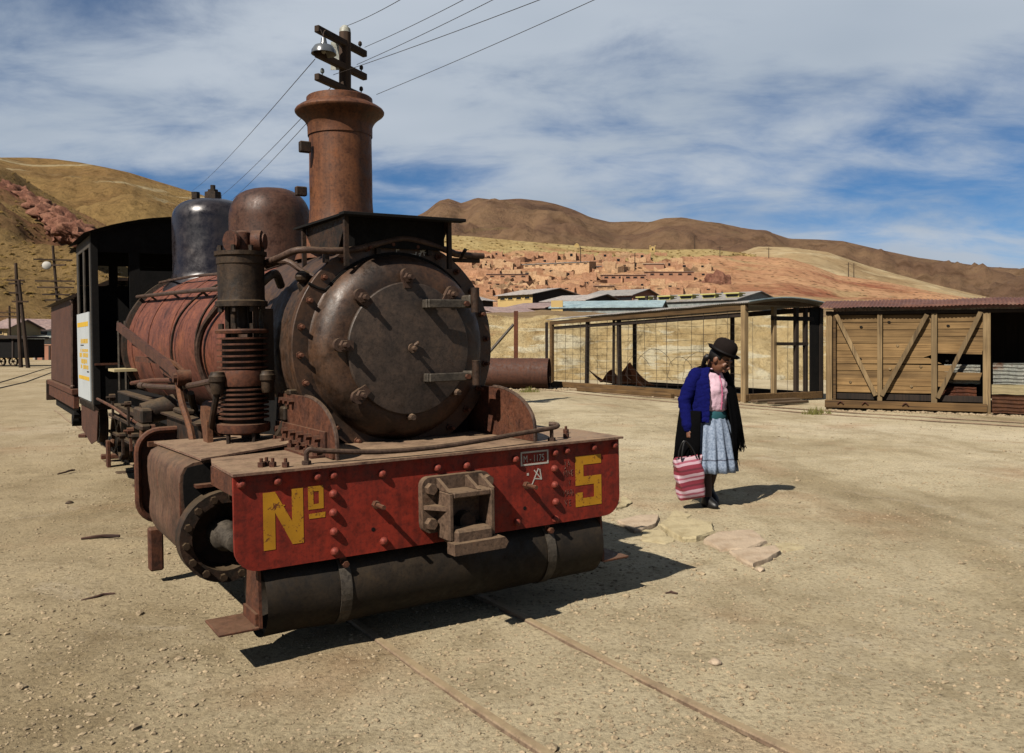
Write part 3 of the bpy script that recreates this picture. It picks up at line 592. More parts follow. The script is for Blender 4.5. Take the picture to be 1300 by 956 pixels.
for y in (2.75,3.85,4.95):
    MB().cyl((-.58,y,.43),(-.655,y,.43),.10,.09,seg=20).box(-.655,-.60,y-.07,y+.07,.25,.47,bev=.02).link('crank', M['iron'], loco)
# ---- left cylinder and its casing
def casing(u0, u1, name, mat, off=0.0, sgn=-1):
    P = [(-.60,.895+off),(-1.05,.900+off),(-1.13-off,.893+off),(-1.172-off,.872),(-1.190-off,.835),(-1.194-off,.78),(-1.190-off,.70),(-1.182-off,.63)]
    for i in range(13): a = rad(168+ (318-168)*i/12); P.append((-1.0+(.190+off)*math.cos(a), .545+(.205+off)*math.sin(a)))
    P += [(-.80,.45),(-.60,.45)]
    return MB().prism([(-sgn*p, q) for p, q in P], XZ, u0, u1).link(name, mat, loco, sharp=40)
cyl = casing(.56, 1.42, 'cylinder_casing', M['clad'])
casing(.56, 1.42, 'cylinder_casing', M['clad'], sgn=1)
casing(.552, .558, 'casing_opening', M['black'], -.014)
# upper cover plate, slightly lifted from the deck
MB().prism([(-1.10,.52),(-.40,.66),(-.36,.98),(-.60,1.5),(-1.15,1.46)], lambda p, q, d: (p, q, d+.024+(.06*(p+1.10) if q < .8 else .0)), .880, .890).link('casing_cover', M['deck'], loco)
MB().box(-1.194,-1.186,.562,.58,.60,.80).link('casing_lip', M['iron_rust'], cyl)
cov = MB().lathe([(.222,.10),(.222,0),(.165,0),(.160,.03),(.150,.09),(.055,.10)], (-1.0,.45,.535), (0,1,0), 40).link('cylinder_cover', M['iron'], loco)
cb = MB().cyl((0,0,0),(0,-.022,0),.018,seg=6).mesh('cover_nut', M['pumpmetal'])
for k in range(14):
    a = 2*PI*k/14+.1; piece('cover_nut', cb, cov, (-1.0+.195*math.cos(a), .449, .535+.195*math.sin(a)), (0, k*.5, 0))
MB().lathe([(.012,-.17),(.045,-.16),(.050,-.04),(.075,.02),(.08,.10)], (-1.0,.44,.535), (0,1,0), 20, close0=True).link('piston_gland', M['strap'], cov)
MB().box(-1.06,-.80,.585,.60,.745,.77).box(-1.13,-.78,.50,.56,.775,.79).link('casing_frame', M['iron_rust'], loco)
MB().lathe([(.222,.10),(.222,0),(.165,0),(0,.06)], (1.0,.45,.535), (0,1,0), 32).link('cylinder_cover', M['iron'], loco)
# crosshead guard: rounded plate with a raised rim behind the casing
gp = rrect(-1.155,-.62,.36,.925,.13,6)
g = MB().prism(gp, XZ, 2.0, 2.02).link('crosshead_guard', M['tender'], loco)
b = MB(); b.tube([(p, 1.985, q) for p, q in gp]+[(gp[0][0],1.985,gp[0][1])], .022, 8, 1, caps=False); b.link('guard_rim', M['iron_rust'], g)
kn = MB().sphere((0,0,0), .032, (1,.7,1), 12).mesh('guard_knob', M['iron'])
for z in (.80,.60): piece('guard_knob', kn, g, (-1.05, 1.95, z))
MB().box(-1.10,-1.0,1.93,1.99,.83,.86).cyl((-1.05,1.95,.84),(-1.05,1.95,.62),.014,seg=8).link('guard_rod', M['orange_rust'], g)
MB().box(-1.14,-1.06,1.72,1.80,.10,.36,bev=.01).link('drain_block', M['iron_rust'], loco)
# ---- gusset plates each side of the smokebox, with riveted angle irons
for sx in (-1, 1):
    P = [(.09,.909)]
    for i in range(11):
        a = rad(0+90*i/10); P.append((.52-.43*math.cos(a)*(1.0), .985+.205*math.sin(a)))
    P += [(.97,1.19),(.97,.909)]
    gs = MB().prism(P, lambda p, q, d: (d, p, q), sx*.560, sx*.578).link('smokebox_gusset', M['iron_rust'], loco)
    rim = MB().tube([(sx*.569, p, q) for p, q in P[:12]], .011, 6).link('gusset_rim', M['pipe'], gs)
    MB().box(min(sx*.579,sx*.592),max(sx*.579,sx*.592),.20,.98,.912,1.035,bev=.002).box(min(sx*.593,sx*.66),max(sx*.593,sx*.66),.20,.98,.910,.922).link('gusset_angle', M['iron_rust'], gs)
    MB().box(min(sx*.579,sx*.592),max(sx*.579,sx*.592),.10,.195,.912,.955,bev=.002).link('gusset_angle', M['iron_rust'], gs)
    gb = MB().cyl((0,0,0),(sx*.03,0,0),.018,seg=6).mesh('angle_bolt', M['iron_rust'])
    for k in range(6):
        piece('angle_bolt', gb, gs, (sx*.592, .27+.125*k, .995)); piece('angle_bolt', gb, gs, (sx*.592, .24+.125*k, .940))
    for k in range(6): piece('angle_nut', nut, gs, (sx*.63, .22+.13*k, .922))
    for k in range(3): piece('angle_bolt', gb, gs, (sx*.578, .70+.08*k, 1.155))
sad = MB().prism([(-.52,.909),(.52,.909),(.50,1.20),(-.50,1.20)], XZ, .74, 1.9).link('smokebox_saddle', M['black'], loco)
# ---- smokebox
ZC, XC = 1.437, .022
sm = MB().lathe([(.602,.705),(.602,1.2),(.600,2.02),(.585,2.03)], (XC,0,ZC), (0,1,0), 72).link('smokebox', M['smokebox'], loco)
pr = [(.590,.72),(.616,.715),(.618,.690),(.618,.662),(.614,.656),(.57,.655),(.528,.654),(.522,.648),(.518,.632),(.510,.604),(.496,.576),(.474,.551),(.446,.533),(.415,.523),(.385,.518),(0,.517)]
sf = MB().lathe(pr, (XC,0,ZC), (0,1,0), 96).link('smokebox_front', M['smokefront'], loco)
dr = MB().lathe([(.366,.516),(.366,.500),(.361,.494),(.30,.488),(.20,.481),(.10,.477),(0,.4755)], (XC,0,ZC-.01), (0,1,0), 80).link('smokebox_door', M['door'], loco)
fb = MB().cyl((0,0,0),(0,-.012,0),.020,seg=6).cyl((0,-.012,0),(0,-.058,0),.012,.010,seg=8).mesh('flange_bolt', M['iron_rust'])
for k in range(24):
    a = 2*PI*k/24+.06; piece('flange_bolt', fb, sf, (XC+.578*math.cos(a), .655, ZC+.578*math.sin(a)), (random.uniform(-.1,.1), k, random.uniform(-.1,.1)), (1, random.uniform(.6, 1.15), 1))
# raised edge strip over the top of the front
P1 = [(XC+.534*math.cos(rad(40+100*i/26)), ZC+.534*math.sin(rad(40+100*i/26))) for i in range(27)]
P2 = [(XC+.523*math.cos(rad(40+100*i/26)), ZC+.523*math.sin(rad(40+100*i/26))) for i in range(27)]
b = MB()
for i in range(26): b.prism([P1[i], P1[i+1], P2[i+1], P2[i]], XZ, .640, .655)
b.tube([(p, .646, q) for p, q in P2]+[(XC-.43,.650,ZC+.315),(XC-.47,.652,ZC+.325),(XC-.52,.655,ZC+.35)], .008, 6)
b.link('front_edge_strip', M['black'], sf)
# door clamps
for k, (a, big) in enumerate(((92,1),(135,1),(177,1),(-140,1),(50,1),(-90,0),(-43,0))):
    c = Vector((XC+.395*math.cos(rad(a)), .50, ZC-.005+.385*math.sin(rad(a))))
    if big:
        R_ = Matrix.Translation(c) @ Matrix.Rotation(-rad(a), 4, 'Y') @ Matrix.Scale(.86, 4)
        cl = MB(); bb = bmesh.new(); cl.bm.free(); cl.bm = bb
        cl.prism([(-.065,-.028),(.01,-.040)]+[(.02+.042*math.cos(rad(q)), .042*math.sin(rad(q))) for q in range(-80, 81, 20)]+[(.01,.040),(-.065,.028)], lambda p, q, d: R_ @ Vector((p, d, q)), -.022, .014)
        cl.cyl(R_ @ Vector((0,-.022,0)), R_ @ Vector((0,-.050,0)), .030, .027, seg=6); cl.cyl(R_ @ Vector((0,-.05,0)), R_ @ Vector((.0,-.088,0)), .016, .013, seg=10)
        cl.link('door_clamp', M['pipe'], dr)
    else: MB().cyl(c+Vector((0,.015,0)), c+Vector((0,-.03,0)), .024, .016, seg=8).link('door_stud', M['coupler'], dr)
# hinge straps on the far side
for z, dz in ((1.672,0),(1.262,0)):
    b = MB().box(.10,.37,.418,.434,z-.024,z+.024,bev=.005).box(.092,.12,.434,.488,z-.024,z+.024,bev=.004)
    b.box(.345,.41,.40,.50,z-.012,z+.05 if z > 1.5 else z+.03,bev=.008)
    b.link('hinge_strap', M['strap'], dr)
    MB().cyl((.378,.39,z-.05),(.378,.39,z+.09),.024,seg=14).link('hinge_pin', M['iron'], dr)
    MB().cyl((.335,.418,z),(.335,.398,z),.016,seg=6).link('hinge_bolt', M['iron_rust'], dr)
MB().cyl((.022,.48,1.428),(.022,.462,1.428),.026,seg=14).cyl((.022,.462,1.428),(.022,.43,1.428),.011,seg=8).tube([(.03,.47,1.44),(.055,.455,1.46)],.010,8).link('door_dart', M['coupler'], dr)
# chalk marks on the front
strokes('chalk_mark', [((.02,1.986),(.02,1.968)),((.02,1.968),(.14,1.962)),((.14,1.962),(.143,1.976)),((.02,1.986),(.035,1.986))], .006, M['white'], sf, y=.6515, fn=lambda p, q, d: (p, d, q))
strokes('chalk_mark', [((.165,1.955),(.188,1.998)),((.188,1.998),(.195,1.960)),((.170,1.985),(.210,1.975)),((.205,1.993),(.160,1.967))], .006, M['white'], sf, y=.6515, fn=lambda p, q, d: (p, d, q))
# handrail pipe over the smokebox
MB().tube([(-.66,1.25,1.86),(-.65,1.05,1.90),(-.60,.80,1.935),(-.549,.66,1.962),(-.40,.63,1.962),(-.261,.62,1.972),(-.073,.63,2.020),(.048,.63,2.048),(.172,.63,2.035),(.351,.64,1.990),(.403,.65,1.975),(.50,.66,1.972),(.60,.67,1.972)], .019, 12, 4).link('smokebox_handrail', M['pipe'], loco)
MB().cyl((.44,.66,1.95),(.44,.60,2.0),.011,seg=8).box(.36,.58,.67,.69,1.93,1.955,bev=.003).link('handrail_stanchion', M['iron'], loco)
for x, y, z in ((-.40,.64,1.93),(-.10,.64,1.985),(.22,.64,1.99)): MB().box(x-.012,x+.012,y-.012,y+.03,z-.03,z+.03).link('handrail_stanchion', M['iron'], loco)
# ---- lamp platform in front of the chimney
lp = MB().prism([(-.34,.50),(.345,.52),(.36,1.30),(-.36,1.30)], lambda p, q, d: (p, q, d), 2.150, 2.162)
lp.box(-.37,.37,.46,.53,2.140,2.158,bev=.003)
lamp = lp.link('lamp_platform', M['black'], loco)
MB().box(-.30,.31,.62,.64,1.99,2.149).link('platform_panel', M['black'], lamp)
for x in (-.31,.31):
    MB().prism([(.56,2.149),(1.25,2.149),(1.1,2.0),(.70,1.98)], lambda p, q, d: (d, p, q), x, x+.008).link('platform_side', M['iron'], lamp)
for x, y in ((-.31,.58),(-.33,1.2),(.32,.58)): MB().box(x-.012,x+.012,y-.012,y+.012,1.88,2.149).link('platform_leg', M['iron'], lamp)
# ---- chimney
def dprof0(P, m=.05):
    out = [P[0]]
    for a_, b_ in zip(P, P[1:]):
        n_ = max(1, int(math.hypot(b_[0]-a_[0], b_[1]-a_[1])/m))
        for k in range(1, n_+1): out.append((a_[0]+(b_[0]-a_[0])*k/n_, a_[1]+(b_[1]-a_[1])*k/n_))
    return out
ch = [(.300,1.99),(.292,2.02),(.255,2.08),(.222,2.16),(.206,2.26),(.200,2.36),(.199,2.60),(.199,2.79)]
st = MB().lathe(dprof0(ch), (XC,1.48,0), (0,0,1), 56).link('chimney', M['stack'], loco)
cap = [(.206,2.79),(.207,2.85),(.213,2.868),(.228,2.892),(.252,2.915),(.276,2.932),(.284,2.942),(.285,2.950),(.278,2.962),(.255,2.978),(.225,2.990),(.212,3.000),(.210,3.035),(.204,3.040),(.185,3.040),(.180,2.99),(.175,2.4)]
MB().lathe(cap, (XC,1.48,0), (0,0,1), 56).link('chimney_cap', M['stack'], st)
MB().box(-.262,-.19,1.43,1.47,2.66,2.73,bev=.006).link('chimney_bracket', M['iron'], st)
MB().box(-.262,-.19,1.52,1.56,2.40,2.46,bev=.006).link('chimney_bracket', M['iron'], st)
dprof = dprof0
def dent(o, amp, f, seed=0.0):
    for v in o.data.vertices: v.co += v.normal*amp*noise.fractal(v.co*f+Vector((seed, 0, 0)), 1.0, 2.0, 3)
# ---- boiler, domes
def br(y): return .575+(.715-.575)*max(0, (y-2.0))/3.7
boi = MB().lathe(dprof([(.59,1.98)]+[(br(y), y) for y in (2.03,2.6,3.2,3.8,4.4,5.0,5.7)]+[(.70,5.72)], .08), (XC,0,ZC), (0,1,0), 64).link('boiler', M['boiler'], loco)
for y in (2.06,2.9,3.75,4.55,5.25):
    MB().lathe([(br(y)+.001,y-.035),(br(y)+.006,y-.034),(br(y)+.006,y+.034),(br(y)+.001,y+.035)], (XC,0,ZC), (0,1,0), 64).link('boiler_band', M['boiler'], boi)
MB().lathe([(.70,5.45),(.745,5.46),(.745,5.53),(.70,5.54)], (XC,0,ZC), (0,1,0), 64).link('boiler_flange', M['iron'], boi)
MB().lathe([(.70,5.60),(.735,5.60),(.735,5.66),(.70,5.66)], (XC,0,ZC), (0,1,0), 64).link('boiler_flange', M['iron'], boi)
def dome(name, x, y, r, z0, zs, zt, mat):
    P = [(r*1.30, z0-.10), (r*1.22, z0), (r*1.07, z0+.05), (r*1.0, z0+.13), (r, zs)]
    for i in range(1, 11):
        a = rad(90*i/10); P.append((r*math.cos(a)**.62 if i < 10 else 0, zs+(zt-zs)*math.sin(a)))
    return MB().lathe(P, (x,y,0), (0,0,1), 56).link(name, mat, loco)
sdm = dome('sand_dome', .075, 3.18, .325, 1.96, 2.46, 2.715, M['dome_rust'])
MB().lathe([(.327,2.08),(.330,2.09),(.330,2.12),(.327,2.13)], (.075,3.18,0), (0,0,1), 48).link('dome_band', M['dome_rust'], sdm)
tdm = dome('steam_dome', .055, 5.02, .375, 2.02, 2.68, 2.885, M['dome_dark'])
sv = MB().cyl((.07,5.02,2.87),(.07,5.02,2.96),.085,.08,seg=8).cyl((.07,5.02,2.96),(.07,5.02,2.985),.05,seg=8).cyl((.07,5.02,2.985),(.07,5.02,3.03),.025,seg=8)
sv.cyl((-.10,5.0,2.88),(-.10,5.0,2.945),.04,seg=8); sv.link('safety_valve', M['pumpmetal'], tdm)
dent(boi, .004, 3.0); dent(st, .003, 4.0, 3); dent(sf, .0035, 4.5, 5); dent(sm, .003, 3, 2); dent(dr, .002, 5, 9); dent(tank, .005, 3.5, 4); dent(sdm, .003, 4, 6); dent(tdm, .002, 4, 8); dent(cyl, .004, 4, 1)
# ---- pipes along the boiler
def bp_(ang, y, off=.03):
    r = br(y)+off; return (XC+r*math.cos(rad(ang)), y, ZC+r*math.sin(rad(ang)))
MB().tube([bp_(140,5.5,.07),bp_(140,4.5,.07),bp_(140,3.4,.07),bp_(141,2.4,.07),bp_(143,1.75,.07),(-.62,1.35,1.80)], .017, 8, 3).link('boiler_handrail', M['pipe'], loco)
for y in (4.9,4.0,3.1,2.3): MB().cyl(bp_(140,y,-.01), bp_(140,y,.075), .010, seg=8).link('handrail_stanchion', M['pipe'], loco)
MB().tube([bp_(128,2.2,.05),bp_(140,2.25,.05),bp_(152,2.4,.04),bp_(168,2.62,.04),bp_(185,2.7,.04),bp_(205,2.7,.04),bp_(225,2.65,.06)], .024, 8, 4).link('feed_pipe', M['pipe'], loco)
MB().tube([bp_(125,2.05,.06),bp_(140,1.98,.05),bp_(160,1.86,.05),bp_(178,1.76,.06),bp_(192,1.66,.10),(-.80,1.45,1.22)], .027, 10, 4).link('steam_pipe', M['strap'], loco)
MB().tube([bp_(118,2.4,.03),bp_(130,2.9,.03),bp_(145,3.3,.03),bp_(165,3.5,.03),bp_(190,3.55,.03),bp_(215,3.5,.03)], .010, 6, 4).link('oil_pipe', M['iron'], loco)
MB().tube([bp_(110,2.1,.03),bp_(128,2.4,.03),bp_(148,2.7,.03),bp_(170,2.8,.03),bp_(195,2.8,.03),bp_(220,2.7,.03)], .010, 6, 4).link('oil_pipe', M['iron'], loco)
MB().tube([(-.50,1.12,1.80),(-.56,1.02,1.86),(-.62,.95,1.84),(-.66,.97,1.80)], .024, 10, 4).link('pump_pipe', M['strap'], loco)
MB().tube([(-.62,1.0,1.90),(-.55,.86,1.92),(-.48,.80,1.86),(-.43,.76,1.83)], .016, 8, 4).link('pump_pipe', M['pipe'], loco)
MB().tube([(-.48,.82,1.80),(-.46,.80,1.70),(-.52,.80,1.62)], .03, 8, 3).sphere((-.48,.79,1.83), .045, (1,1,.8), 10).link('check_valve', M['pumpmetal'], loco)
# ---- air pump
PX, PY = -.765, .985
pu = MB().cyl((PX,PY,1.52),(PX,PY,1.70),.032,seg=12)
for a in (45,135,225,315): pu.cyl((PX+.085*math.cos(rad(a)),PY+.085*math.sin(rad(a)),1.50),(PX+.085*math.cos(rad(a)),PY+.085*math.sin(rad(a)),1.70),.016,seg=8)
pu.box(PX+.10,PX+.16,PY-.05,PY+.05,1.15,1.66)
pump = pu.link('air_pump', M['pumpmetal'], loco)
MB().lathe([(.10,1.672),(.140,1.672),(.140,1.70),(.128,1.706),(.125,1.72),(.125,1.90),(.130,1.905),(.130,1.945),(.140,1.95),(.140,1.972),(.06,1.975)], (PX,PY,0), (0,0,1), 40, close0=True, close1=True).link('steam_cylinder', M['pumpmetal'], pump)
MB().cyl((PX+.01,PY,1.97),(PX+.01,PY,2.075),.050,.046,seg=16).sphere((PX+.01,PY,2.075),.046,(1,1,.4),14).cyl((PX-.065,PY-.03,2.03),(PX-.045,PY-.02,2.03),.058,seg=18).cyl((PX-.065,PY-.03,2.03),(PX-.03,PY-.015,2.03),.04,seg=14).cyl((PX+.06,PY-.025,2.03),(PX+.105,PY-.05,2.03),.062,seg=18).cyl((PX+.105,PY-.05,2.03),(PX+.12,PY-.06,2.03),.045,seg=16).link('valve_head', M['iron_rust'], pump)
pn = MB().cyl((0,0,0),(0,0,.03),.014,seg=6).mesh('pump_nut', M['pumpmetal'])
for k in range(8):
    a = 2*PI*k/8+.2
    piece('pump_nut', pn, pump, (PX+.118*math.cos(a), PY+.118*math.sin(a), 1.972)); piece('pump_nut', pn, pump, (PX+.118*math.cos(a), PY+.118*math.sin(a), 1.642)); piece('pump_nut', pn, pump, (PX+.118*math.cos(a), PY+.118*math.sin(a), 1.548))
MB().lathe([(.108,1.035),(.108,1.50)], (PX,PY,0), (0,0,1), 32, True, True).link('air_cylinder', M['iron'], pump)
fin = MB().lathe([(.105,0),(.136,.001),(.136,.010),(.105,.011)], (0,0,0), (0,0,1), 40, closed=True).mesh('cooling_fin', M['iron_rust'])
for k in range(6): piece('cooling_fin', fin, pump, (PX, PY, 1.332+.032*k))
for k in range(7): piece('cooling_fin', fin, pump, (PX, PY, 1.058+.026*k))
MB().lathe([(.10,1.525),(.140,1.525),(.144,1.54),(.140,1.548),(.05,1.55)], (PX,PY,0), (0,0,1), 40, True, True).link('pump_flange', M['iron_rust'], pump)
MB().lathe([(.10,1.238),(.132,1.238),(.135,1.25),(.135,1.315),(.132,1.325),(.10,1.325)], (PX,PY,0), (0,0,1), 40, True, True).link('pump_flange', M['iron_rust'], pump)
MB().lathe([(.08,.97),(.138,.985),(.142,1.0),(.142,1.03),(.10,1.04)], (PX,PY,0), (0,0,1), 40, True, True).link('pump_base', M['iron_rust'], pump)
MB().cyl((PX-.10,PY-.06,.90),(PX-.10,PY-.06,.985),.012,seg=8).cyl((PX+.02,PY-.12,.90),(PX+.02,PY-.12,.985),.012,seg=8).cyl((PX+.05,PY+.05,.88),(PX+.05,PY+.05,.985),.05,seg=10).link('pump_foot', M['iron'], pump)
for dx_, dy_ in ((-.15,-.05),(.10,-.11)):
    MB().lathe([(.03,1.20),(.036,1.22),(.036,1.262),(.045,1.268),(.045,1.295),(.038,1.305),(.036,1.318),(0,1.322)], (PX+dx_,PY+dy_,0), (0,0,1), 20, True).link('pump_valve', M['pumpmetal'], pump)
MB().tube([(PX-.15,PY-.05,1.22),(PX-.16,PY+.02,1.08),(PX-.14,PY+.15,.98)], .018, 8, 3).link('pump_drain', M['iron'], pump)
MB().sphere((-.50,.83,1.27),.05,(1,1,1),12).cyl((-.50,.76,1.25),(-.50,.86,1.31),.04,seg=8).tube([(-.55,.84,1.20),(-.56,.86,1.05),(-.60,.90,.95)],.03,8,3).box(-.60,-.50,.80,.88,1.04,1.12,bev=.01).box(-.585,-.52,.74,.80,1.185,1.215,bev=.006).link('lubricator', M['pumpmetal'], loco)
# ---- reversing gear and rods on this side
MB().prism([(4.05,1.585),(4.02,1.65),(2.0,1.36),(1.72,1.275),(1.70,1.235),(1.95,1.29)], lambda p, q, d: (d, p, q), -.975, -.945).link('reversing_bar', M['tender'], loco)
MB().prism([(3.75,1.46),(3.72,1.50),(2.1,1.345),(1.80,1.285),(1.80,1.250),(2.3,1.32)], lambda p, q, d: (d, p, q), -.90, -.88).link('guide_bar', M['orange_rust'], loco)
MB().tube([(-.89,2.55,1.35),(-.89,2.50,1.30),(-.89,2.35,1.275),(-.89,1.85,1.235)], .030, 6, 3).box(-.905,-.875,2.5,3.6,1.33,1.37).link('guide_bar', M['iron_rust'], loco)
MB().cyl((-.98,1.66,1.265),(-.90,1.66,1.265),.048,seg=18).cyl((-1.0,1.66,1.265),(-.98,1.66,1.265),.028,seg=8).link('rocker_bush', M['iron_rust'], loco)
MB().tube([(-.96,1.72,1.25),(-.96,1.62,1.12),(-.96,1.42,.99),(-.96,1.34,.90)], .020, 6, 4).link('drop_link', M['orange_rust'], loco)
MB().tube([(-.92,3.25,1.155),(-.92,2.0,1.19),(-.92,1.05,1.265)], .017, 8, 2).cyl((-.92,3.30,1.152),(-.92,3.12,1.157),.024,seg=10).link('valve_rod', M['pipe'], loco)
MB().tube([(-.84,4.2,1.13),(-.84,3.2,1.19),(-.84,2.3,1.22)], .018, 8, 2).link('valve_rod', M['iron_rust'], loco)
lk = MB().cyl((-1.02,2.62,.985),(-.80,2.62,1.03),.075,.085,seg=18).box(-1.06,-.98,2.42,2.74,.93,1.03,bev=.012).box(-1.07,-1.0,2.38,2.60,.885,.93,bev=.012)
lk.link('link_bracket', M['iron'], loco)
for k in range(9):
    y_ = 1.9+.36*k+random.uniform(-.06,.06); x_ = -.84-random.random()*.10; z_ = random.uniform(.66,1.0)
    MB().cyl((x_,y_,z_),(x_-.05,y_,z_),.022+.014*random.random(),seg=8).cyl((x_-.05,y_,z_),(x_-.075,y_,z_),.013,seg=6).box(x_-.03,x_-.012,y_-.02,y_+.02,z_-.17,z_+.02).link('gear_pin', M['iron' if k % 3 else 'iron_rust'], loco)
MB().box(-1.06,-1.02,2.44,2.50,.72,.89,bev=.005).link('link_hanger', M['orange_rust'], loco)
MB().box(-.92,-.86,1.35,2.3,.86,1.00,bev=.008).box(-.95,-.84,1.30,2.35,1.0,1.012).link('slide_bar', M['iron'], loco)
MB().cyl((-.78,1.22,1.085),(-.78,1.75,1.075),.04,seg=14).link('brake_cylinder', M['tender'], loco)
MB().prism([(.93,.90),(1.0,.90),(1.10,1.10),(1.08,1.16),(1.0,1.16),(.94,1.08)], lambda p, q, d: (d, p+.14, q-.04), -.94, -.91).link('bracket_plate', M['orange_rust'], loco)
for x0, x1, y0, y1, z0, z1 in ((-.90,-.82,2.9,4.6,1.03,1.05),(-.86,-.80,3.6,5.5,.76,.79),(-.88,-.80,2.2,4.2,.66,.70),(-.80,-.76,3.0,6.0,.55,.58)):
    MB().box(x0,x1,y0,y1,z0,z1,bev=.004).link('frame_bar', M['iron'], loco)
MB().tube([(-.95,5.55,.93),(-.93,4.6,.90),(-.92,3.9,.86),(-.90,3.2,.84)], .013, 8, 3).link('brake_rod', M['iron_rust'], loco)
MB().tube([(-.80,2.0,1.04),(-.84,1.90,1.10),(-.86,1.84,1.16)], .022, 8, 3).box(-.90,-.82,1.9,2.2,1.015,1.05,bev=.01).cyl((-.85,2.15,1.05),(-.85,2.15,1.11),.022,seg=8).link('valve_fitting', M['pumpmetal'], loco)
MB().box(-.80,-.62,2.1,5.3,.87,1.02).link('valance', M['black'], loco)
# ---- cab
CU0, CU1, CV = 5.78, 7.05, .955
def roofz(x): return 2.585+.20*(1-(x/1.0)**2)
rf = MB()
rf.grid(lambda s, t: (-1.03+2.06*s, CU0-.14+(CU1-CU0+.34)*t, roofz(-1.03+2.06*s)), 16, 1); bmesh.ops.solidify(rf.bm, geom=list(rf.bm.faces), thickness=.03)
cab = MB().box(-CV,CV,CU0+.02,CU1,.80,.86).link('cab_floor', M['iron'], loco)
rf.link('cab_roof', M['black'], loco)
MB().box(-CV-.001,-CV+.06,CU0-.03,CU0+.06,.861,2.60).link('cab_post', M['black'], loco)
MB().box(CV-.06,CV+.001,CU0-.03,CU0+.06,.861,2.58).link('cab_post', M['black'], loco)
side = MB()
for sx in (-1, 1):
    x0, x1 = (-CV, -CV+.012) if sx < 0 else (CV-.012, CV)
    side = MB().box(x0,x1,CU0+.061,CU1,.80,1.74).box(x0,x1,CU0+.061,CU0+.16,1.741,2.57).box(x0,x1,CU1-.16,CU1,1.741,2.57).box(x0,x1,CU0+.161,CU1-.161,2.46,2.57).box(x0,x1,6.36,6.47,1.741,2.459)
    side.link('cab_side', M['cabpaint'], loco)
# rear sheet with two window openings, front sheet round the boiler
rw = MB().box(-CV+.013,CV-.013,CU1-.012,CU1,.861,2.13).box(-CV+.013,CV-.013,CU1-.012,CU1,2.36,2.62).box(-CV+.013,-.74,CU1-.012,CU1,2.131,2.359).box(-.625,-.53,CU1-.012,CU1,2.131,2.359).box(-.42,.60,CU1-.012,CU1,2.131,2.359).box(.80,CV-.013,CU1-.012,CU1,2.131,2.359)
rw.link('cab_rear_sheet', M['black'], loco)
fw = MB()
fw.box(-.60,-.50,CU0-.01,CU0+.01,1.9,2.40); fw.prism([(-.94,2.401),(.94,2.401),(.94,2.57),(.6,2.70),(.2,2.765),(-.2,2.765),(-.6,2.70),(-.94,2.57)], XZ, CU0-.01, CU0+.01); fw.box(-.499,.93,CU0-.01,CU0+.01,1.9,2.22); fw.box(.45,.93,CU0-.01,CU0+.01,.9,1.899); fw.box(.45,.55,CU0-.01,CU0+.01,2.221,2.419)
fw.link('cab_front_sheet', M['black'], loco)
MB().box(-.60,-.50,CU0-.012,CU0+.012,.9,1.899).link('cab_post', M['black'], loco)
MB().box(-CV+.06,-.601,CU0-.012,CU0+.012,.861,1.25).link('cab_door', M['black'], loco)
MB().box(-.945,-.58,CU0-.06,CU0-.03,1.255,1.275).link('cab_sill', M['iron_rust'], loco)
MB().box(-.84,-.60,5.2,5.6,1.20,1.225).link('loose_board', M['cream'], loco)
MB().cyl((-.72,5.72,.95),(-.72,5.72,1.7),.014,seg=8).cyl((-.66,5.70,.95),(-.66,5.70,1.7),.014,seg=8).link('gauge_pipe', M['strap'], loco)
MB().prism([(5.62,.799),(7.02,.799),(7.02,.52),(6.2,.42),(5.75,.50)], lambda p, q, d: (d, p, q), -.94, -.93).link('cab_skirt', M['tender'], loco)
# white notice board on the cab side with yellow print
sg = MB().box(-.968,-.9565,5.93,7.0,.885,1.80).link('notice_board', M['panelwhite'], loco)
YZ = lambda p, q, d: (d, p, q)
def yprint(name, rects, mat):
    b = MB()
    for y0, y1, z0, z1 in rects: b.prism([(y0,z0),(y1,z0),(y1,z1),(y0,z1)], YZ, -.9695, -.9685)
    b.link(name, mat, sg)
yprint('yellow_band', [(6.0,6.95,1.655,1.705)], M['panelyellow']); yprint('yellow_band', [(5.98,6.9,1.09,1.13)], M['panelyellow'])
random.seed(3)
rows = [(1.50,.05),(1.40,.035),(1.35,.05),(1.285,.05),(1.225,.045)]
for zc, hh in rows:
    y = 6.05; R_ = []
    while y < 6.72:
        w_ = random.uniform(.05, .11); R_.append((y, y+w_*.72, zc-hh/2+random.uniform(0,.008), zc+hh/2)); y += w_
    for q_ in R_:
        if random.random() < .85: yprint('yellow_letter', [q_], M['panelyellow'])
for k in range(3): yprint('black_letter', [(6.0+.06*k, 6.045+.06*k, 1.175, 1.19)], M['panelblack'])
for k in range(6): yprint('black_letter', [(6.4+.05*k, 6.44+.05*k, 1.452, 1.464)], M['panelblack'])
# ---- whistle cord / cable from dome, small bits
MB().tube([bp_(122,5.4,.05),bp_(120,4.2,.06),bp_(122,3.2,.06),bp_(126,2.3,.08),bp_(130,1.8,.10)], .012, 6, 3).link('conduit', M['pipe'], loco)

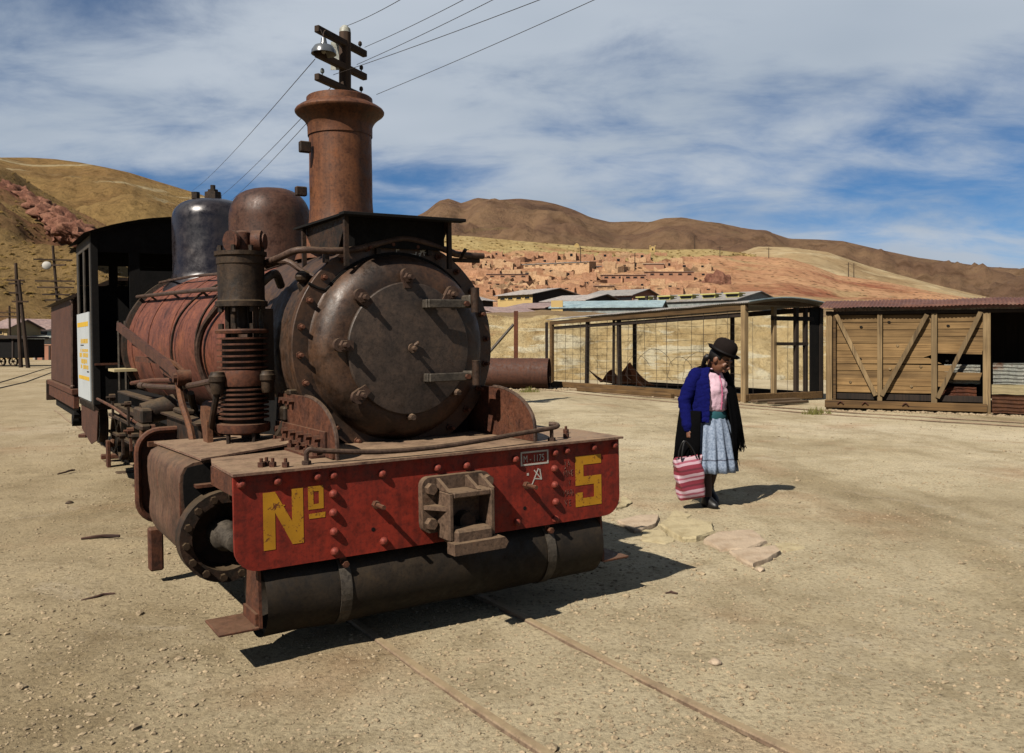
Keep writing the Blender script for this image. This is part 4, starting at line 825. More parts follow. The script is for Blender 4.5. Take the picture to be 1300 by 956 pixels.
# ================================================================== TENDER
ten = empty('locomotive_tender', loco.location + Vector((-.5369, .8437, 0))*7.3); ten.rotation_euler = (0, 0, rad(32.47))
tag(ten, 'brown tender with plank frame coupled behind the locomotive cab', 'tender')
tb = MB().box(-.985,.985,.18,3.2,.935,2.02,bev=.01).link('tender_body', M['tender'], ten)
MB().prism([(-1.06,2.00),(-.55,2.25),(.55,2.25),(1.06,2.0),(1.0,1.99),(.5,2.21),(-.5,2.21),(-1.0,1.99)], XZ, .10, 3.3).link('tender_hood', M['iron'], ten)
MB().box(-1.02,1.02,.05,3.4,.86,.93,bev=.006).link('tender_deck', M['iron_rust'], ten)
MB().box(-1.0,-.94,.06,3.38,.70,.859,bev=.006).box(.94,1.0,.06,3.38,.70,.859,bev=.006).link('tender_frame', M['iron_rust'], ten)
MB().box(-1.03,1.03,3.401,3.48,.62,.92,bev=.008).link('tender_beam', M['iron'], ten)
MB().cyl((-1.0,.16,.94),(-1.0,.16,1.95),.018,seg=8).sphere((-1.0,.16,1.95),.03,(1,1,1),8).sphere((-1.0,.16,.95),.03,(1,1,1),8).link('tender_handrail', M['pipe'], ten)
MB().box(-.92,-.90,.3,3.2,.56,.70).cyl((-.98,.4,.55),(-.86,.4,.55),.08,seg=12).cyl((-.98,.25,.62),(-.86,.25,.62),.05,seg=10).link('tender_bogie', M['black'], ten)
for y in (1.0, 2.5):
    for sx in (-1, 1): wheel('tender_wheel', .25, 6, sx*.40, y, .29, ten)

# ================================================================== TRACK UNDER THE ENGINE
def rail_obj(name, pts, mat, parent, h=.075, z0=-.058):
    P = [(-.036,0),(.036,0),(.036,.010),(.008,.018),(.008,.048),(.020,.054),(.0205,h-.006),(.016,h),(-.016,h),(-.0205,h-.006),(-.020,.054),(-.008,.048),(-.008,.018),(-.036,.010)]
    b = MB(); prev = None
    for i, p in enumerate(pts):
        p = Vector((p[0], p[1], 0)); a = Vector((*pts[max(i-1,0)][:2], 0)); c = Vector((*pts[min(i+1,len(pts)-1)][:2], 0)); d = (c-a).normalized(); n = Vector((-d.y, d.x, 0))
        k = [b.bm.verts.new(p+n*q+Vector((0,0,z0+w+(pts[i][2] if len(pts[i]) > 2 else 0)))) for q, w in P]
        if prev: b.bridge(prev, k)
        else: b._f(k)
        prev = k
    b._f(prev); return b.link(name, mat, parent)
M['sleeper'] = wood('old_sleeper_wood', (112,92,70), (62,50,40), 'X')
trk = empty('railway_track', (loco.location.x, loco.location.y, 0), rad(32.47)); tag(trk, 'half buried narrow gauge track running under the locomotive', 'railway track')
for sx in (-1, 1):
    pts = []
    for i in range(60):
        y = -3.2+.35*i; x = sx*.375+.012*math.sin(y*1.3+sx)+(.012*(y+.2)**2*(1 if y < 0 else 0)*.4)
        pts.append((x, y, .004+.006*math.sin(y*2.1+sx)))
    rail_obj('rail', pts, M['rail'], trk)
for i in range(4): MB().box(-.62,.62,-.09,.09,-.10,.006+.004*random.random(),bev=.01).link('sleeper', M['sleeper'], trk, loc=(random.uniform(-.03,.03), 4.6+1.1*i, 0), rot=(0,0,random.uniform(-.03,.03)))
# spoil and ballast lip beside the near rail
# ================================================================== SIDING, WAGONS
M['plank'] = wood('weathered_plank', (164,132,88), (122,94,58), 'X')
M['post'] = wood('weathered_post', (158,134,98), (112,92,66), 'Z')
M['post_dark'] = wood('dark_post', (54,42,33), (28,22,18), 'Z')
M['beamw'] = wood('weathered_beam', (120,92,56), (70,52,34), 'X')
M['tinrust'] = rust('rusty_corrugated_iron', [(82,52,44), (120,80,68), (136,94,80), (150,116,100)], 1.6, (.5, .75), .1, .3, bump=.15, patch=((168,150,140), 1.4, .63))
M['tingrey'] = rust('grey_corrugated_iron', [(142,134,128), (176,172,168), (192,186,180), (158,126,110)], 1.4, (.4, .65), .2, .3, bump=.1, patch=((122,78,60), 1.6, .60))
M['tinblue'] = rust('blue_tin', [(104,124,132), (136,158,166), (152,170,176), (138,140,136)], 1.2, (.4, .65), .1, .3, bump=.1)
M['tinpale'] = rust('pale_tin_sheet', [(150,154,146), (186,190,182), (196,198,188), (164,140,112)], 1.8, (.4, .65), .1, .5, bump=.1, patch=((150,92,54), 1.7, .60))
M['rustsheet'] = rust('rusty_sheet', [(72,40,26), (112,62,38), (128,74,46), (96,54,36)], 2.4, (.55, .8), .1, .4, bump=.2)
M['wire'] = plain('fence_wire', (62,50,42), .7, .2, 12, .3)
sid = empty('siding_track', (0,0,0)); tag(sid, 'rusty siding rails along the old wagon bodies', 'railway track')
c0 = [(-.2,33.2),(1.25,28.4),(3.2,24.5),(4.6,22.0),(5.56,20.45),(7.28,17.9),(9.33,15.85),(12,13.6),(15,11.4)]
def offs(pts, d):
    out = []
    for i, p in enumerate(pts):
        a = Vector(pts[max(i-1,0)]); c = Vector(pts[min(i+1,len(pts)-1)]); t = (c-a).normalized(); out.append((p[0]-t.y*d, p[1]+t.x*d, .012))
    return out
def dens(pts, n=8):
    out = []
    for i in range(len(pts)-1):
        for k in range(n): t = k/n; out.append((pts[i][0]*(1-t)+pts[i+1][0]*t, pts[i][1]*(1-t)+pts[i+1][1]*t))
    return out+[pts[-1]]
rail_obj('rail', offs(dens(c0, 4), 0), M['rail'], sid); rail_obj('rail', offs(dens(c0, 4), -.75), M['rail'], sid, z0=-.062)
def frame(o, ox, oy, dx_, dy_):      # object whose local x runs along (dx_,dy_) and local y away to the back
    o.location = (ox, oy, 0); o.rotation_euler = (0, 0, math.atan2(dy_, dx_)); return o
def corrugated(b, x0, x1, fz, y0, y1, pitch=.076, amp=.011, ny=6, th=.0):
    n = int((x1-x0)/pitch*4)
    b.grid(lambda s, t: (x0+(x1-x0)*s, y0+(y1-y0)*t, fz(x0+(x1-x0)*s, t)+amp*math.sin((x1-x0)*s/pitch*2*PI)), n, ny)
# --- skeleton wagon (timber frame, wire mesh, tin roof)
A0, A1 = Vector((1.36, 28.9)), Vector((5.76, 21.3)); dA = (A1-A0); LA = dA.length; dA.normalize()
wa = frame(empty('skeleton_wagon'), A0.x, A0.y, dA.x, dA.y); tag(wa, 'open timber wagon frame with wire mesh sides and sagging tin roof', 'wagon')
WA = 2.7      # local y>0 is to the left of the direction = away from us
def za(x): return 2.24+.20*x/LA
roof = MB(); corrugated(roof, -.25, LA+.2, lambda x, t: za(x)+.03+.13*math.sin(PI*min(1, t))+.02*fbm(x*.7, t*2, 1), -.12, WA+.12, ny=14)
roof.link('roof_sheet', M['tingrey'], wa)
MB().prism([(0,0),(WA,0)]+[(WA*(1-i/12), .13*math.sin(PI*i/12)) for i in range(1, 12)], lambda p, q, d: (d, p, q+za(LA)-.02), LA+.02, LA+.06).link('roof_end_board', M['beamw'], wa)
MB().tube([(LA+.22, -.12+(WA+.24)*i/14, za(LA)+.05+.13*math.sin(PI*i/14)) for i in range(15)], .018, 6).link('roof_rim', M['tinblue'], wa)
MB().prism([(-.1,0),(LA+.05,.0),(LA+.05,.14),(-.1,.12)], lambda p, q, d: (p, d, za(p)-.14+q), -.06, .02).link('eave_beam', M['beamw'], wa)
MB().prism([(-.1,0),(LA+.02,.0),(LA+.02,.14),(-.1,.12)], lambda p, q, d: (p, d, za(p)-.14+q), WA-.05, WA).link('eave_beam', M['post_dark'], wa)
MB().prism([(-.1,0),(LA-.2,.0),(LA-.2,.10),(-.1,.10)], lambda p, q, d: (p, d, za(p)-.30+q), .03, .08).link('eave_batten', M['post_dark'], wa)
MB().box(-.1,LA+.03,-.05,.07,.04,.22,bev=.01).link('sill_beam', M['beamw'], wa)
MB().box(LA-.09,LA+.03,.08,WA,.04,.22,bev=.01).link('sill_beam', M['beamw'], wa)
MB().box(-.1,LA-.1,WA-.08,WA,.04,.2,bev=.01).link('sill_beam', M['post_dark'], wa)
MB().box(LA-.13,LA+.02,-.07,.06,.0,za(LA)-.02,bev=.012).link('corner_post', M['post'], wa)
MB().box(-.10,.02,-.07,.05,.0,za(0)-.02,bev=.012).link('corner_post', M['beamw'], wa)
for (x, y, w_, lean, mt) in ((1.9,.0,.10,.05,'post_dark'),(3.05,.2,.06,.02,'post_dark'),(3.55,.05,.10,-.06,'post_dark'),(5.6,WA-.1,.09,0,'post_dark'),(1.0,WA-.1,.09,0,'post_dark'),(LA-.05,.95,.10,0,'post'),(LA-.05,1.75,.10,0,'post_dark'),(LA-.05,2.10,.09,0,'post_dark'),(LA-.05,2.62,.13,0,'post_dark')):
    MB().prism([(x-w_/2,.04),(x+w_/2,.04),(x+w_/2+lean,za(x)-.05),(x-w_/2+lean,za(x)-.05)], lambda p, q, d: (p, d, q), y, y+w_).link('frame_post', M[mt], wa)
MB().box(LA-.04,LA-.005,2.28,WA-.02,.22,za(LA)-.06).link('end_shade_panel', M['black'], wa)  # added black panel: paints in the shade under the roof at this end
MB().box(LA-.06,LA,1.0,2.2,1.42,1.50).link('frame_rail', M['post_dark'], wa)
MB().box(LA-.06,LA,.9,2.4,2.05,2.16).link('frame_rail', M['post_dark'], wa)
wv = MB().cyl((0,0,0),(0,0,1),.008,seg=5).mesh('mesh_wire', M['wire'])
random.seed(11)
for k in range(19):
    x = .3+k*.465+random.uniform(-.05,.05); ln_ = random.uniform(-.03,.03)
    piece('mesh_wire', wv, wa, (x, -.03, .02), (0, ln_, 0), (.75 if k % 3 else 1.2, .75, za(x)-.15))
for k in range(9):
    z = .30+.20*k+random.uniform(-.02,.02)
    MB().tube([(.05+(LA-.15)*i/16, -.03, z+.018*math.sin(i*1.7+k)+.02*x/LA) for i in range(17)], .0042, 4).link('mesh_wire', M['wire'], wa)
for k, (x, y, r_) in enumerate(((4.6,-.06,.55),(5.3,-.04,.8),(6.4,-.05,.5),(7.2,-.05,.7))):
    MB().tube([(x+r_*math.cos(a*.5+.2)*(1+.1*math.sin(a*3)), y-.05*math.sin(a), .75+r_*.9*math.sin(a*.5+.2)*.8) for a in range(0, 9)], .006, 5, 3).link('loose_wire', M['wire'], wa)
for k in range(4): MB().tube([(LA-.02, .25+.6*k, .2), (LA-.02, .24+.6*k+random.uniform(-.05,.05), 2.1)], .006, 4).link('mesh_wire', M['wire'], wa)
# bent rusty sheets inside
def bent(name, label, x0, x1, y, prof):
    b = MB(); n = len(prof)-1
    b.grid(lambda s, t: (x0+(x1-x0)*t, y+prof[int(round(s*n))][0], prof[int(round(s*n))][1]), n, 6); bmesh.ops.solidify(b.bm, geom=list(b.bm.faces), thickness=.01)
    return b
for nm, lb, x0, x1, y0, hl, hr in (('rusty_sheet', 'curved rusty iron sheet lying low inside the wagon frame', 1.25, 2.6, .55, .40, .05), ('rusty_sheet', 'pointed rusty iron sheet upturned inside the wagon frame', 2.5, 4.2, .45, .30, .95)):
    b = MB()
    if hr < .1: fz = lambda s: .16+.42*abs(math.cos(PI*(.15+.75*s)))**1.2
    else: fz = lambda s: .30+.55*max(0, 1-abs(s-.62)/.42)
    b.grid(lambda s, t: (x0+(x1-x0)*s, y0+.5*t+.05*math.sin(s*5), .20+(fz(s)-.10)*(1-t)+.02*math.sin(s*9)), 14, 6); bmesh.ops.solidify(b.bm, geom=list(b.bm.faces), thickness=.012)
    o = frame(b.link(nm, M['rustsheet']), A0.x, A0.y, dA.x, dA.y); tag(o, lb, 'metal sheet')
# dumped timber in front of the skeleton wagon
o = frame(MB().box(2.2,6.6,-.55,-.40,.0,.14,bev=.02).link('timber_beam', M['beamw']), A0.x, A0.y, dA.x, dA.y); tag(o, 'long weathered timber lying in front of the wire mesh wagon', 'timber')
for k, (x0, y0, x1, y1, lb) in enumerate(((5.95,21.0,7.3,21.9,'grey plank on the ground in the gap between the wagons, farther one'),(6.15,20.3,7.2,21.0,'grey plank on the ground in the gap between the wagons, nearer one'))):
    d = Vector((x1-x0, y1-y0)); o = frame(MB().box(0,d.length,0,.22,.03,.09,bev=.01).link('plank', M['sleeper']), x0, y0, d.x, d.y); tag(o, lb, 'plank')
# --- boarded wagon body
B0, dB = Vector((6.98, 19.25)), Vector((.894, -.447)); LB = 6.2
wb = frame(empty('boarded_wagon'), B0.x, B0.y, dB.x, dB.y); tag(wb, 'boarded timber wagon body with diagonal braces and rusty tin roof', 'wagon')
LP = 3.12    # boarded bay, then the open doorway
def zb(x): return 2.20-.02*x/LP
random.seed(5)
z = .40; k = 0
while z < 2.05:
    h_ = random.uniform(.135, .165); x1 = LP-.04; poly = None
    zt = z+h_-.006
    if .40 <= z < 1.0 and k in (0,): x1 = 2.16
    if k in (1,2,3): 
        poly = {1: [(.06,z),(2.30,z),(2.42,zt),(.06,zt)], 2: [(.06,z),(3.0,z-.02),(3.05,zt-.02),(2.25,zt-.01),(.06,zt)], 3: [(.06,z),(2.55,z),(2.48,zt),(.06,zt)]}[k]
    if k == 4: poly = [(.06,z),(2.30,z+.03),(2.05,zt),(.06,zt)]
    if k == 5: poly = [(.06,z),(1.95,z),(2.2,z+.09),(3.05,z+.06),(3.05,zt),(.06,zt)]
    if poly is None: poly = [(.06,z),(x1,z+random.uniform(-.004,.004)),(x1,zt+random.uniform(-.004,.003)),(.06,zt)]
    off_ = random.uniform(-.006,.010); tl_ = random.uniform(-.006,.006)
    MB().prism(poly, lambda p, q, d: (p, d+off_+.006*math.sin(p*2.3+k), q+tl_*(p-1.5)+.003*math.sin(p*3+k)), .03, .055).link('plank', M['plank'], wb)
    z += h_; k += 1
for x, w_, z0, mt in ((0,.13,0,'post'),(.15,.06,.1,'beamw'),(1.05,.10,.22,'post'),(2.10,.115,.20,'post'),(3.06,.14,-.02,'post')):
    MB().box(x,x+w_,-.05,.029,z0,zb(x)-.02,bev=.008).link('wagon_post', M[mt], wb)
def brace(x0, z0, x1, z1, w_=.085):
    d = Vector((x1-x0, 0, z1-z0)); n = Vector((-d.z, 0, d.x)).normalized()*w_/2
    P = [(x0-n.x, z0-n.z), (x0+n.x, z0+n.z), (x1+n.x, z1+n.z), (x1-n.x, z1-n.z)]
    MB().prism(P, XZ, -.085, -.052).link('diagonal_brace', M['post'], wb)
brace(.22,2.1,1.02,.34); brace(1.14,.34,2.02,2.08); brace(2.22,.32,3.02,2.12)
knot = MB().cyl((0,0,0),(0,.012,0),.028,seg=8).mesh('bolt_hole', M['black'])
for x, zz_ in ((.72,1.83),(.70,1.13),(1.28,1.93),(2.42,1.84),(2.40,1.10)): piece('bolt_hole', knot, wb, (x, .012, zz_), (0,0,0), (1.2,1,.8))
wash = MB().cyl((0,0,0),(0,-.012,0),.03,seg=6).mesh('washer', M['post'])
for x, zz_ in ((.52,1.45),(.5,.62),(1.3,.92),(1.45,1.42),(1.72,.55),(1.9,.98)): piece('washer', wash, wb, (x, .024, zz_))
MB().box(.0,LB,-.06,.04,zb(0)-.10,zb(0)-.03,bev=.006).link('top_plate', M['post_dark'], wb)
MB().box(1.5,LB+.1,-.16,-.09,zb(0)+.0,zb(0)+.085,bev=.006).link('gutter_board', M['tinrust'], wb)
rb = MB(); corrugated(rb, -.12, LB+.2, lambda x, t: zb(0)+.05+.20*math.sin(PI*.5*min(1, 2*t))*(1 if t < .5 else math.sin(PI*(1-t)))+.025*fbm(x*.8, t*3, 6), -.22, 2.7, ny=14)
rb.link('roof_sheet', M['tinrust'], wb)
MB().box(-.02,LP+.02,-.10,.02,.05,.22,bev=.012).link('sill_beam', M['beamw'], wb)
MB().box(.02,LP+.0,.03,.07,.24,.37,bev=.006).link('bottom_rail', M['post_dark'], wb)
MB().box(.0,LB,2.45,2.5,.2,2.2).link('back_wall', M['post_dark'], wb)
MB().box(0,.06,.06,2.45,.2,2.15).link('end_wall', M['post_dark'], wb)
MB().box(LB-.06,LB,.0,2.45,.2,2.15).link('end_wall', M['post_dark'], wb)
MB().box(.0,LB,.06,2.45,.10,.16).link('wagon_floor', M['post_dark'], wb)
for x in (.25,.75,1.55): MB().tube([(x+.0,-.115,.14),(x+.06,-.13,.20),(x+.12,-.115,.14)], .014, 6, 3).link('tie_ring', M['iron_rust'], wb)
# loose tin leaning in the broken bay and in the doorway
def tin(name, lb, x0, x1, y, z0, z1, mat, lean=.1, amp=.012, hor=True, poly=None):
    b = MB(); n = 60
    if hor: b.grid(lambda s, t: (x0+(x1-x0)*t, y+lean*s+amp*math.sin(s*(z1-z0)/.076*2*PI), z0+(z1-z0)*s+.03*fbm(t*3, s, 3)), n, 8)
    else: b.grid(lambda s, t: (x0+(x1-x0)*s, y+lean*t+amp*math.sin(s*(x1-x0)/.076*2*PI), z0+(z1-z0)*t), n, 6)
    bmesh.ops.solidify(b.bm, geom=list(b.bm.faces), thickness=.003)
    o = frame(b.link(name, mat), B0.x, B0.y, dB.x, dB.y); tag(o, lb, 'tin sheet'); return o
tin('tin_sheet', 'pale blue tin sheet behind the broken boards of the wagon', 2.35, 3.02, .14, .62, 1.02, M['tinpale'])
tin('tin_sheet', 'pale corrugated tin sheet standing in the open wagon doorway', 3.25, 5.2, .10, .62, 1.06, M['tinpale'])
tin('tin_sheet', 'whitish torn tin sheet under the pale corrugated sheet in the doorway', 3.22, 5.0, -.02, .42, .62, M['cream'], amp=.004)
tin('tin_sheet', 'orange rusted corrugated sheet at the foot of the wagon doorway', 3.22, 5.1, -.12, .04, .40, M['orange_rust'])
tin('tin_sheet', 'dark rusty sheet poking out below the broken boards', 2.3, 2.95, .09, .24, .56, M['rustsheet'])
# --- lying boiler tube, iron post with stay
ta, tb_ = Vector((1.20, 27.9, .47)), Vector((-3.2, 28.7, .47)); dt = (tb_-ta).normalized()
b = MB().lathe([(.46,.10),(.47,.0),(.50,0),(.50,4.4),(.47,4.4),(.47,.5),(.3,.48),(0,.46)], ta+Vector((0,0,.03)), dt, 44)
tubo = b.link('boiler_shell', M['tender']); tag(tubo, 'rusty riveted boiler shell lying on its side by the wagon frame', 'boiler shell')
for h_ in (.6, 2.1): MB().lathe([(.501,h_-.05),(.507,h_-.05),(.507,h_+.05),(.501,h_+.05)], ta+Vector((0,0,.03)), dt, 44).link('riveted_band', M['tender'], tubo)
MB().cyl(ta+Vector((.02,0,-.15)), ta+Vector((-.3,.05,-.15)), .13, .10, seg=14).link('pipe_stub', M['iron_rust'], tubo)
p0 = at(655, 460, 30.5); o = MB().box(p0.x-.075,p0.x+.075,30.4,30.55,0,2.62,bev=.01).link('iron_post', M['rustsheet']); tag(o, 'dark rusty iron post with slanting stay behind the boiler shell', 'post')
MB().cyl((p0.x-.95,30.45,1.15),(p0.x-.08,30.45,2.15),.05,seg=8).link('stay', M['strap'], o)
p0 = at(694, 470, 29.6); o = MB().box(p0.x-.05,p0.x+.05,29.55,29.65,0,2.2,bev=.01).link('wooden_post', M['post_dark']); tag(o, 'thin dark wooden post at the left end of the skeleton wagon', 'post')

# ================================================================== PERSON
M['skin'] = plain('brown_skin', (128,82,58), .55, .12, 12, spec=.35)
M['hair'] = plain('black_hair', (20,16,15), .55, .3, 30, spec=.2, stretch=(3,3,.5))
M['felt'] = plain('dark_felt', (34,27,25), .9, .2, 30, spec=.06)
M['band'] = plain('hat_ribbon', (24,20,20), .5, .2, 20)
M['blue'] = plain('royal_blue_knit', (17,21,92), .95, .3, 60, bump=.8, stretch=(1,1,1), bdist=.006, spec=.05)
M['pink'] = plain('pink_blouse_cotton', (244,206,222), .85, .10, 14, bump=.5, bdist=.02, spec=.1)
M['pinkd'] = plain('pink_piping', (214,112,150), .8, .1, 14)
M['shawl'] = plain('black_wool', (10,10,12), .95, .3, 40, bump=.5, spec=.03)
M['teal'] = plain('teal_sash', (24,92,102), .8, .2, 20)
M['stock'] = plain('brown_stocking', (74,46,38), .7, .15, 20)
M['shoe'] = plain('black_shoe', (18,16,16), .5, .2, 20)
def skirt_mat():
    m, t, b = newmat('blue_grey_skirt')
    n = N(t, 'ShaderNodeTexNoise', i_Scale=60.0, i_Detail=5.0); L(t, coords(t), 0, n, 'Vector'); r = ramp_n(t, n, 'Fac', [lin((122,138,162)), lin((150,166,190)), lin((170,184,206))], [.36, .5, .66])
    c = N(t, 'ShaderNodeTexCoord'); sp = N(t, 'ShaderNodeSeparateXYZ'); L(t, c, 'Object', sp, 0)
    band = ramp_n(t, sp, 'Z', [(1,1,1,1), (.35,.33,.36,1), (1,1,1,1)], [.415, .425, .436]); band.color_ramp.interpolation = 'CONSTANT'
    L(t, mixc(t, None, (r, 0), (band, 0), 'MULTIPLY', 1.0), 2, b, 'Base Color'); b.inputs['Roughness'].default_value = .85; b.inputs['Specular IOR Level'].default_value = .2
    return m
M['skirt'] = skirt_mat()
per = empty('person', (1.78, 7.80, 0), rad(24)); per.scale = (1, 1, 1)
tag(per, 'person in bowler hat, blue cardigan and black shawl walking with head bowed', 'person')
def remesh(o, vox, smooth=3):
    m = o.modifiers.new('r', 'REMESH'); m.mode = 'VOXEL'; m.voxel_size = vox; m.use_smooth_shade = True
    if smooth:
        s_ = o.modifiers.new('s', 'SMOOTH'); s_.iterations = smooth; s_.factor = .5
    bake(o); return o
def limb(b, pts, radii, seg=14, sub=5):
    b.tube(pts, 0, seg, sub, True, radii)
    b.sphere(pts[0], radii[0], seg=12); b.sphere(pts[-1], radii[-1], seg=12)
def finer(rings, m=6):
    out = []
    for i in range(len(rings)-1):
        for k in range(m):
            t = k/m; out.append(tuple(rings[i][j]*(1-t)+rings[i+1][j]*t for j in range(5)))
    return out+[rings[-1]]
def loft(b, rings, seg=40, a0=0.0, a1=2*PI, close=True, wav=None):
    prev = None; n = seg if close else seg+1
    for (cx, cy, z, rx, ry) in rings:
        k = []
        for i in range(n):
            a = a0+(a1-a0)*i/seg; f = 1+(wav(a, z) if wav else 0)
            k.append(b.bm.verts.new((cx+rx*f*math.cos(a), cy+ry*f*math.sin(a), z)))
        if prev:
            for i in range(n if close else n-1): b._f((prev[i], prev[(i+1) % n], k[(i+1) % n], k[i]))
        prev = k
# body: one surface (head with face, neck, torso, arms with fingers, legs)
HC = Vector((0.01, -.135, 1.315)); HR = Euler((rad(32), rad(0), rad(34))).to_matrix().to_4x4()      # head bowed forward
def hp(x, y, z): return HC + HR @ Vector((x, y, z))
b = MB()
b.sphere(hp(0,.012,.02), .092, (.84,1.03,1.08), 24, HR); b.sphere(hp(0,-.022,-.045), .068, (.86,.95,1.08), 20, HR)
b.sphere(hp(0,-.040,-.088), .030, (1.15,.9,.8), 12, HR)                                        # chin
b.tube([hp(0,-.090,.020), hp(0,-.100,-.005), hp(0,-.110,-.030), hp(0,-.094,-.038)], 0, 8, 2, True, [.008,.011,.016,.011])   # nose
for s_ in (-1, 1):
    b.sphere(hp(s_*.012,-.098,-.033), .010, seg=8); b.sphere(hp(s_*.040,-.070,-.022), .024, (1,.7,.8), 10, HR)            # nostril, cheek
    b.tube([hp(s_*.012,-.090,.030), hp(s_*.034,-.088,.034), hp(s_*.056,-.070,.026)], .009, 8, 2)                             # brow
    b.sphere(hp(s_*.080,.012,-.010), .027, (.35,.75,1.1), 12, HR)                                                            # ear
    b.tube([hp(s_*.018,-.089,.004), hp(s_*.034,-.086,.005), hp(s_*.048,-.074,.002)], .007, 8, 2)                             # eyelid
b.tube([hp(-.026,-.088,-.062), hp(0,-.100,-.058), hp(.026,-.088,-.062)], .008, 8, 3); b.tube([hp(-.022,-.086,-.073), hp(0,-.096,-.074), hp(.022,-.086,-.073)], .008, 8, 3)
limb(b, [(0,-.055,1.30),(0,-.028,1.22),(0,-.01,1.16)], [.046,.048,.06])
TR = [(0,.0,.70,.135,.105),(0,.0,.78,.150,.115),(0,-.0,.88,.125,.098),(0,-.01,.98,.130,.100),(0,-.015,1.08,.142,.108),(0,-.01,1.16,.140,.095),(0,-.01,1.21,.105,.075),(0,-.012,1.235,.06,.055)]
loft(b, TR, 32); bmesh.ops.holes_fill(b.bm, edges=[e for e in b.bm.edges if e.is_boundary])
hand_R = Vector((-.255,-.055,.640))
limb(b, [(-.145,-.005,1.185),(-.205,.020,1.06),(-.240,.030,.95),(-.250,-.005,.83),(-.255,-.035,.715)], [.052,.046,.040,.034,.025])
limb(b, [(.145,-.005,1.185),(.200,.020,1.06),(.205,.03,.95),(.20,.01,.83),(.19,-.01,.715)], [.052,.046,.040,.034,.025])
def hand(b, w, d_dn, d_fw, d_out, curl=.5, s_=1.0):
    w = Vector(w); dn, fw, ou = Vector(d_dn).normalized(), Vector(d_fw).normalized(), Vector(d_out).normalized()
    b.tube([w, w+dn*.035, w+dn*.075], 0, 10, 2, True, [.022,.026,.026])
    for k, (o_, ln_) in enumerate(((-.027,.060),(-.009,.068),(.009,.064),(.026,.050))):
        base = w+dn*.075+fw*o_; b.tube([w+dn*.05+fw*o_*.9, base, base+dn*ln_*.45-ou*.008, base+dn*ln_*.75-ou*(.022+.02*curl), base+dn*ln_*.72-ou*(.045+.01*curl)], 0, 8, 2, True, [.010,.0095,.0088,.008,.0068])
    b.tube([w+dn*.02+fw*(-.022), w+dn*.045+fw*(-.044)-ou*.010, w+dn*.072+fw*(-.046)-ou*.030, w+dn*.090+fw*(-.034)-ou*.042], 0, 8, 2, True, [.012,.0115,.0098,.008])
hand(b, (-.255,-.038,.70), (0,-.12,-1), (0,1,0), (-1,0,0), .7)
hand(b, (.19,-.01,.70), (0,-.1,-1), (0,1,0), (1,0,0), .6)
limb(b, [(-.075,0,.76),(-.082,-.03,.43),(-.078,-.075,.08)], [.078,.052,.034]); limb(b, [(.075,0,.76),(.082,.035,.44),(.075,.125,.115)], [.078,.052,.034])
limb(b, [(-.078,-.065,.05),(-.080,-.17,.035)], [.036,.032]); limb(b, [(.075,.13,.085),(.077,.05,.035)], [.036,.032])
bod = b.link('body', M['skin'], per); remesh(bod, .0062, 2)
# eyes
eb = MB()
for s_ in (-1, 1): eb.sphere(hp(s_*.033,-.0805,.006), .0125, (1,.6,.75), 10, HR)
eb.link('eyes', M['hair'], per)
# hair cap and two plaits
hb = MB().sphere(hp(0,.020,.026), .0945, (.86,1.02,1.05), 24, HR)
for s_ in (-1, 1):
    P = [hp(s_*.055,.085,-.02), hp(s_*.06,.10,-.06), Vector((s_*.055,.055,1.16)), Vector((s_*.05,.085,1.02)), Vector((s_*.045,.105,.88))]
    hb.tube(P, 0, 8, 8, True, [.026,.022,.020,.018,.010])
hair = hb.link('hair', M['hair'], per)
for v in hair.data.vertices:
    w = HR.inverted() @ (v.co-HC)
    if w.y < -.035 and w.z < .052: v.co = HC + HR @ Vector((w.x*.8, w.y+.05, w.z))
# bowler hat
HM = Matrix.Translation(hp(0,.006,.050)) @ HR @ Matrix.Rotation(rad(-6), 4, 'X')
b = MB(); b.lathe([(.094,.008),(.128,.016),(.140,.030),(.143,.034),(.139,.034),(.122,.022),(.100,.016),(.101,.06),(.099,.085),(.090,.112),(.070,.132),(.04,.143),(0,.146)], (0,0,0), (0,0,1), 40); b.bm.transform(HM @ Matrix.Diagonal((.93,1.08,1,1)))
hat = b.link('bowler_hat', M['felt'], per, sharp=60)
b = MB(); b.lathe([(.1005,.017),(.1035,.018),(.1035,.040),(.1015,.041)], (0,0,0), (0,0,1), 40); b.bm.transform(HM @ Matrix.Diagonal((.93,1.08,1,1))); b.link('hat_band', M['band'], hat)
# scarf round the neck
b = MB(); b.tube([(0,-.102,1.205),(.065,-.06,1.215),(.07,.02,1.235),(0,.06,1.25),(-.07,.02,1.235),(-.065,-.06,1.215),(0,-.102,1.205)], .019, 8, 4); b.link('neck_scarf', M['shawl'], per)
# blouse, sash, skirt, stockings, shoes
def fold(a, z): return .018*math.sin(a*9+z*22)+.012*math.sin(a*17-z*31)
b = MB(); loft(b, finer([(0,-.005,.835,.134,.112),(0,-.012,.87,.146,.130),(0,-.016,.92,.148,.136),(0,-.026,1.02,.148,.138),(0,-.026,1.10,.148,.128),(0,-.018,1.17,.138,.104),(0,-.014,1.215,.092,.080),(0,-.022,1.235,.062,.066)], 5), 90, wav=lambda a, z: fold(a, z)*(.9 if z < 1.15 else .2))
blo = b.link('blouse', M['pink'], per, sharp=80)
b = MB(); b.tube([(.008,-.092,1.232),(.012,-.130,1.15),(.012,-.160,1.06),(.010,-.163,.96),(.01,-.152,.87)], .006, 6, 4); b.link('blouse_placket', M['pinkd'], blo)
bt = MB().sphere((0,0,0), .007, (1,.5,1), 8).mesh('button', M['pinkd'])
for y, z in ((-.128,1.165),(-.158,1.08),(-.168,1.0),(-.164,.93)): piece('button', bt, blo, (.012, y-.004, z))
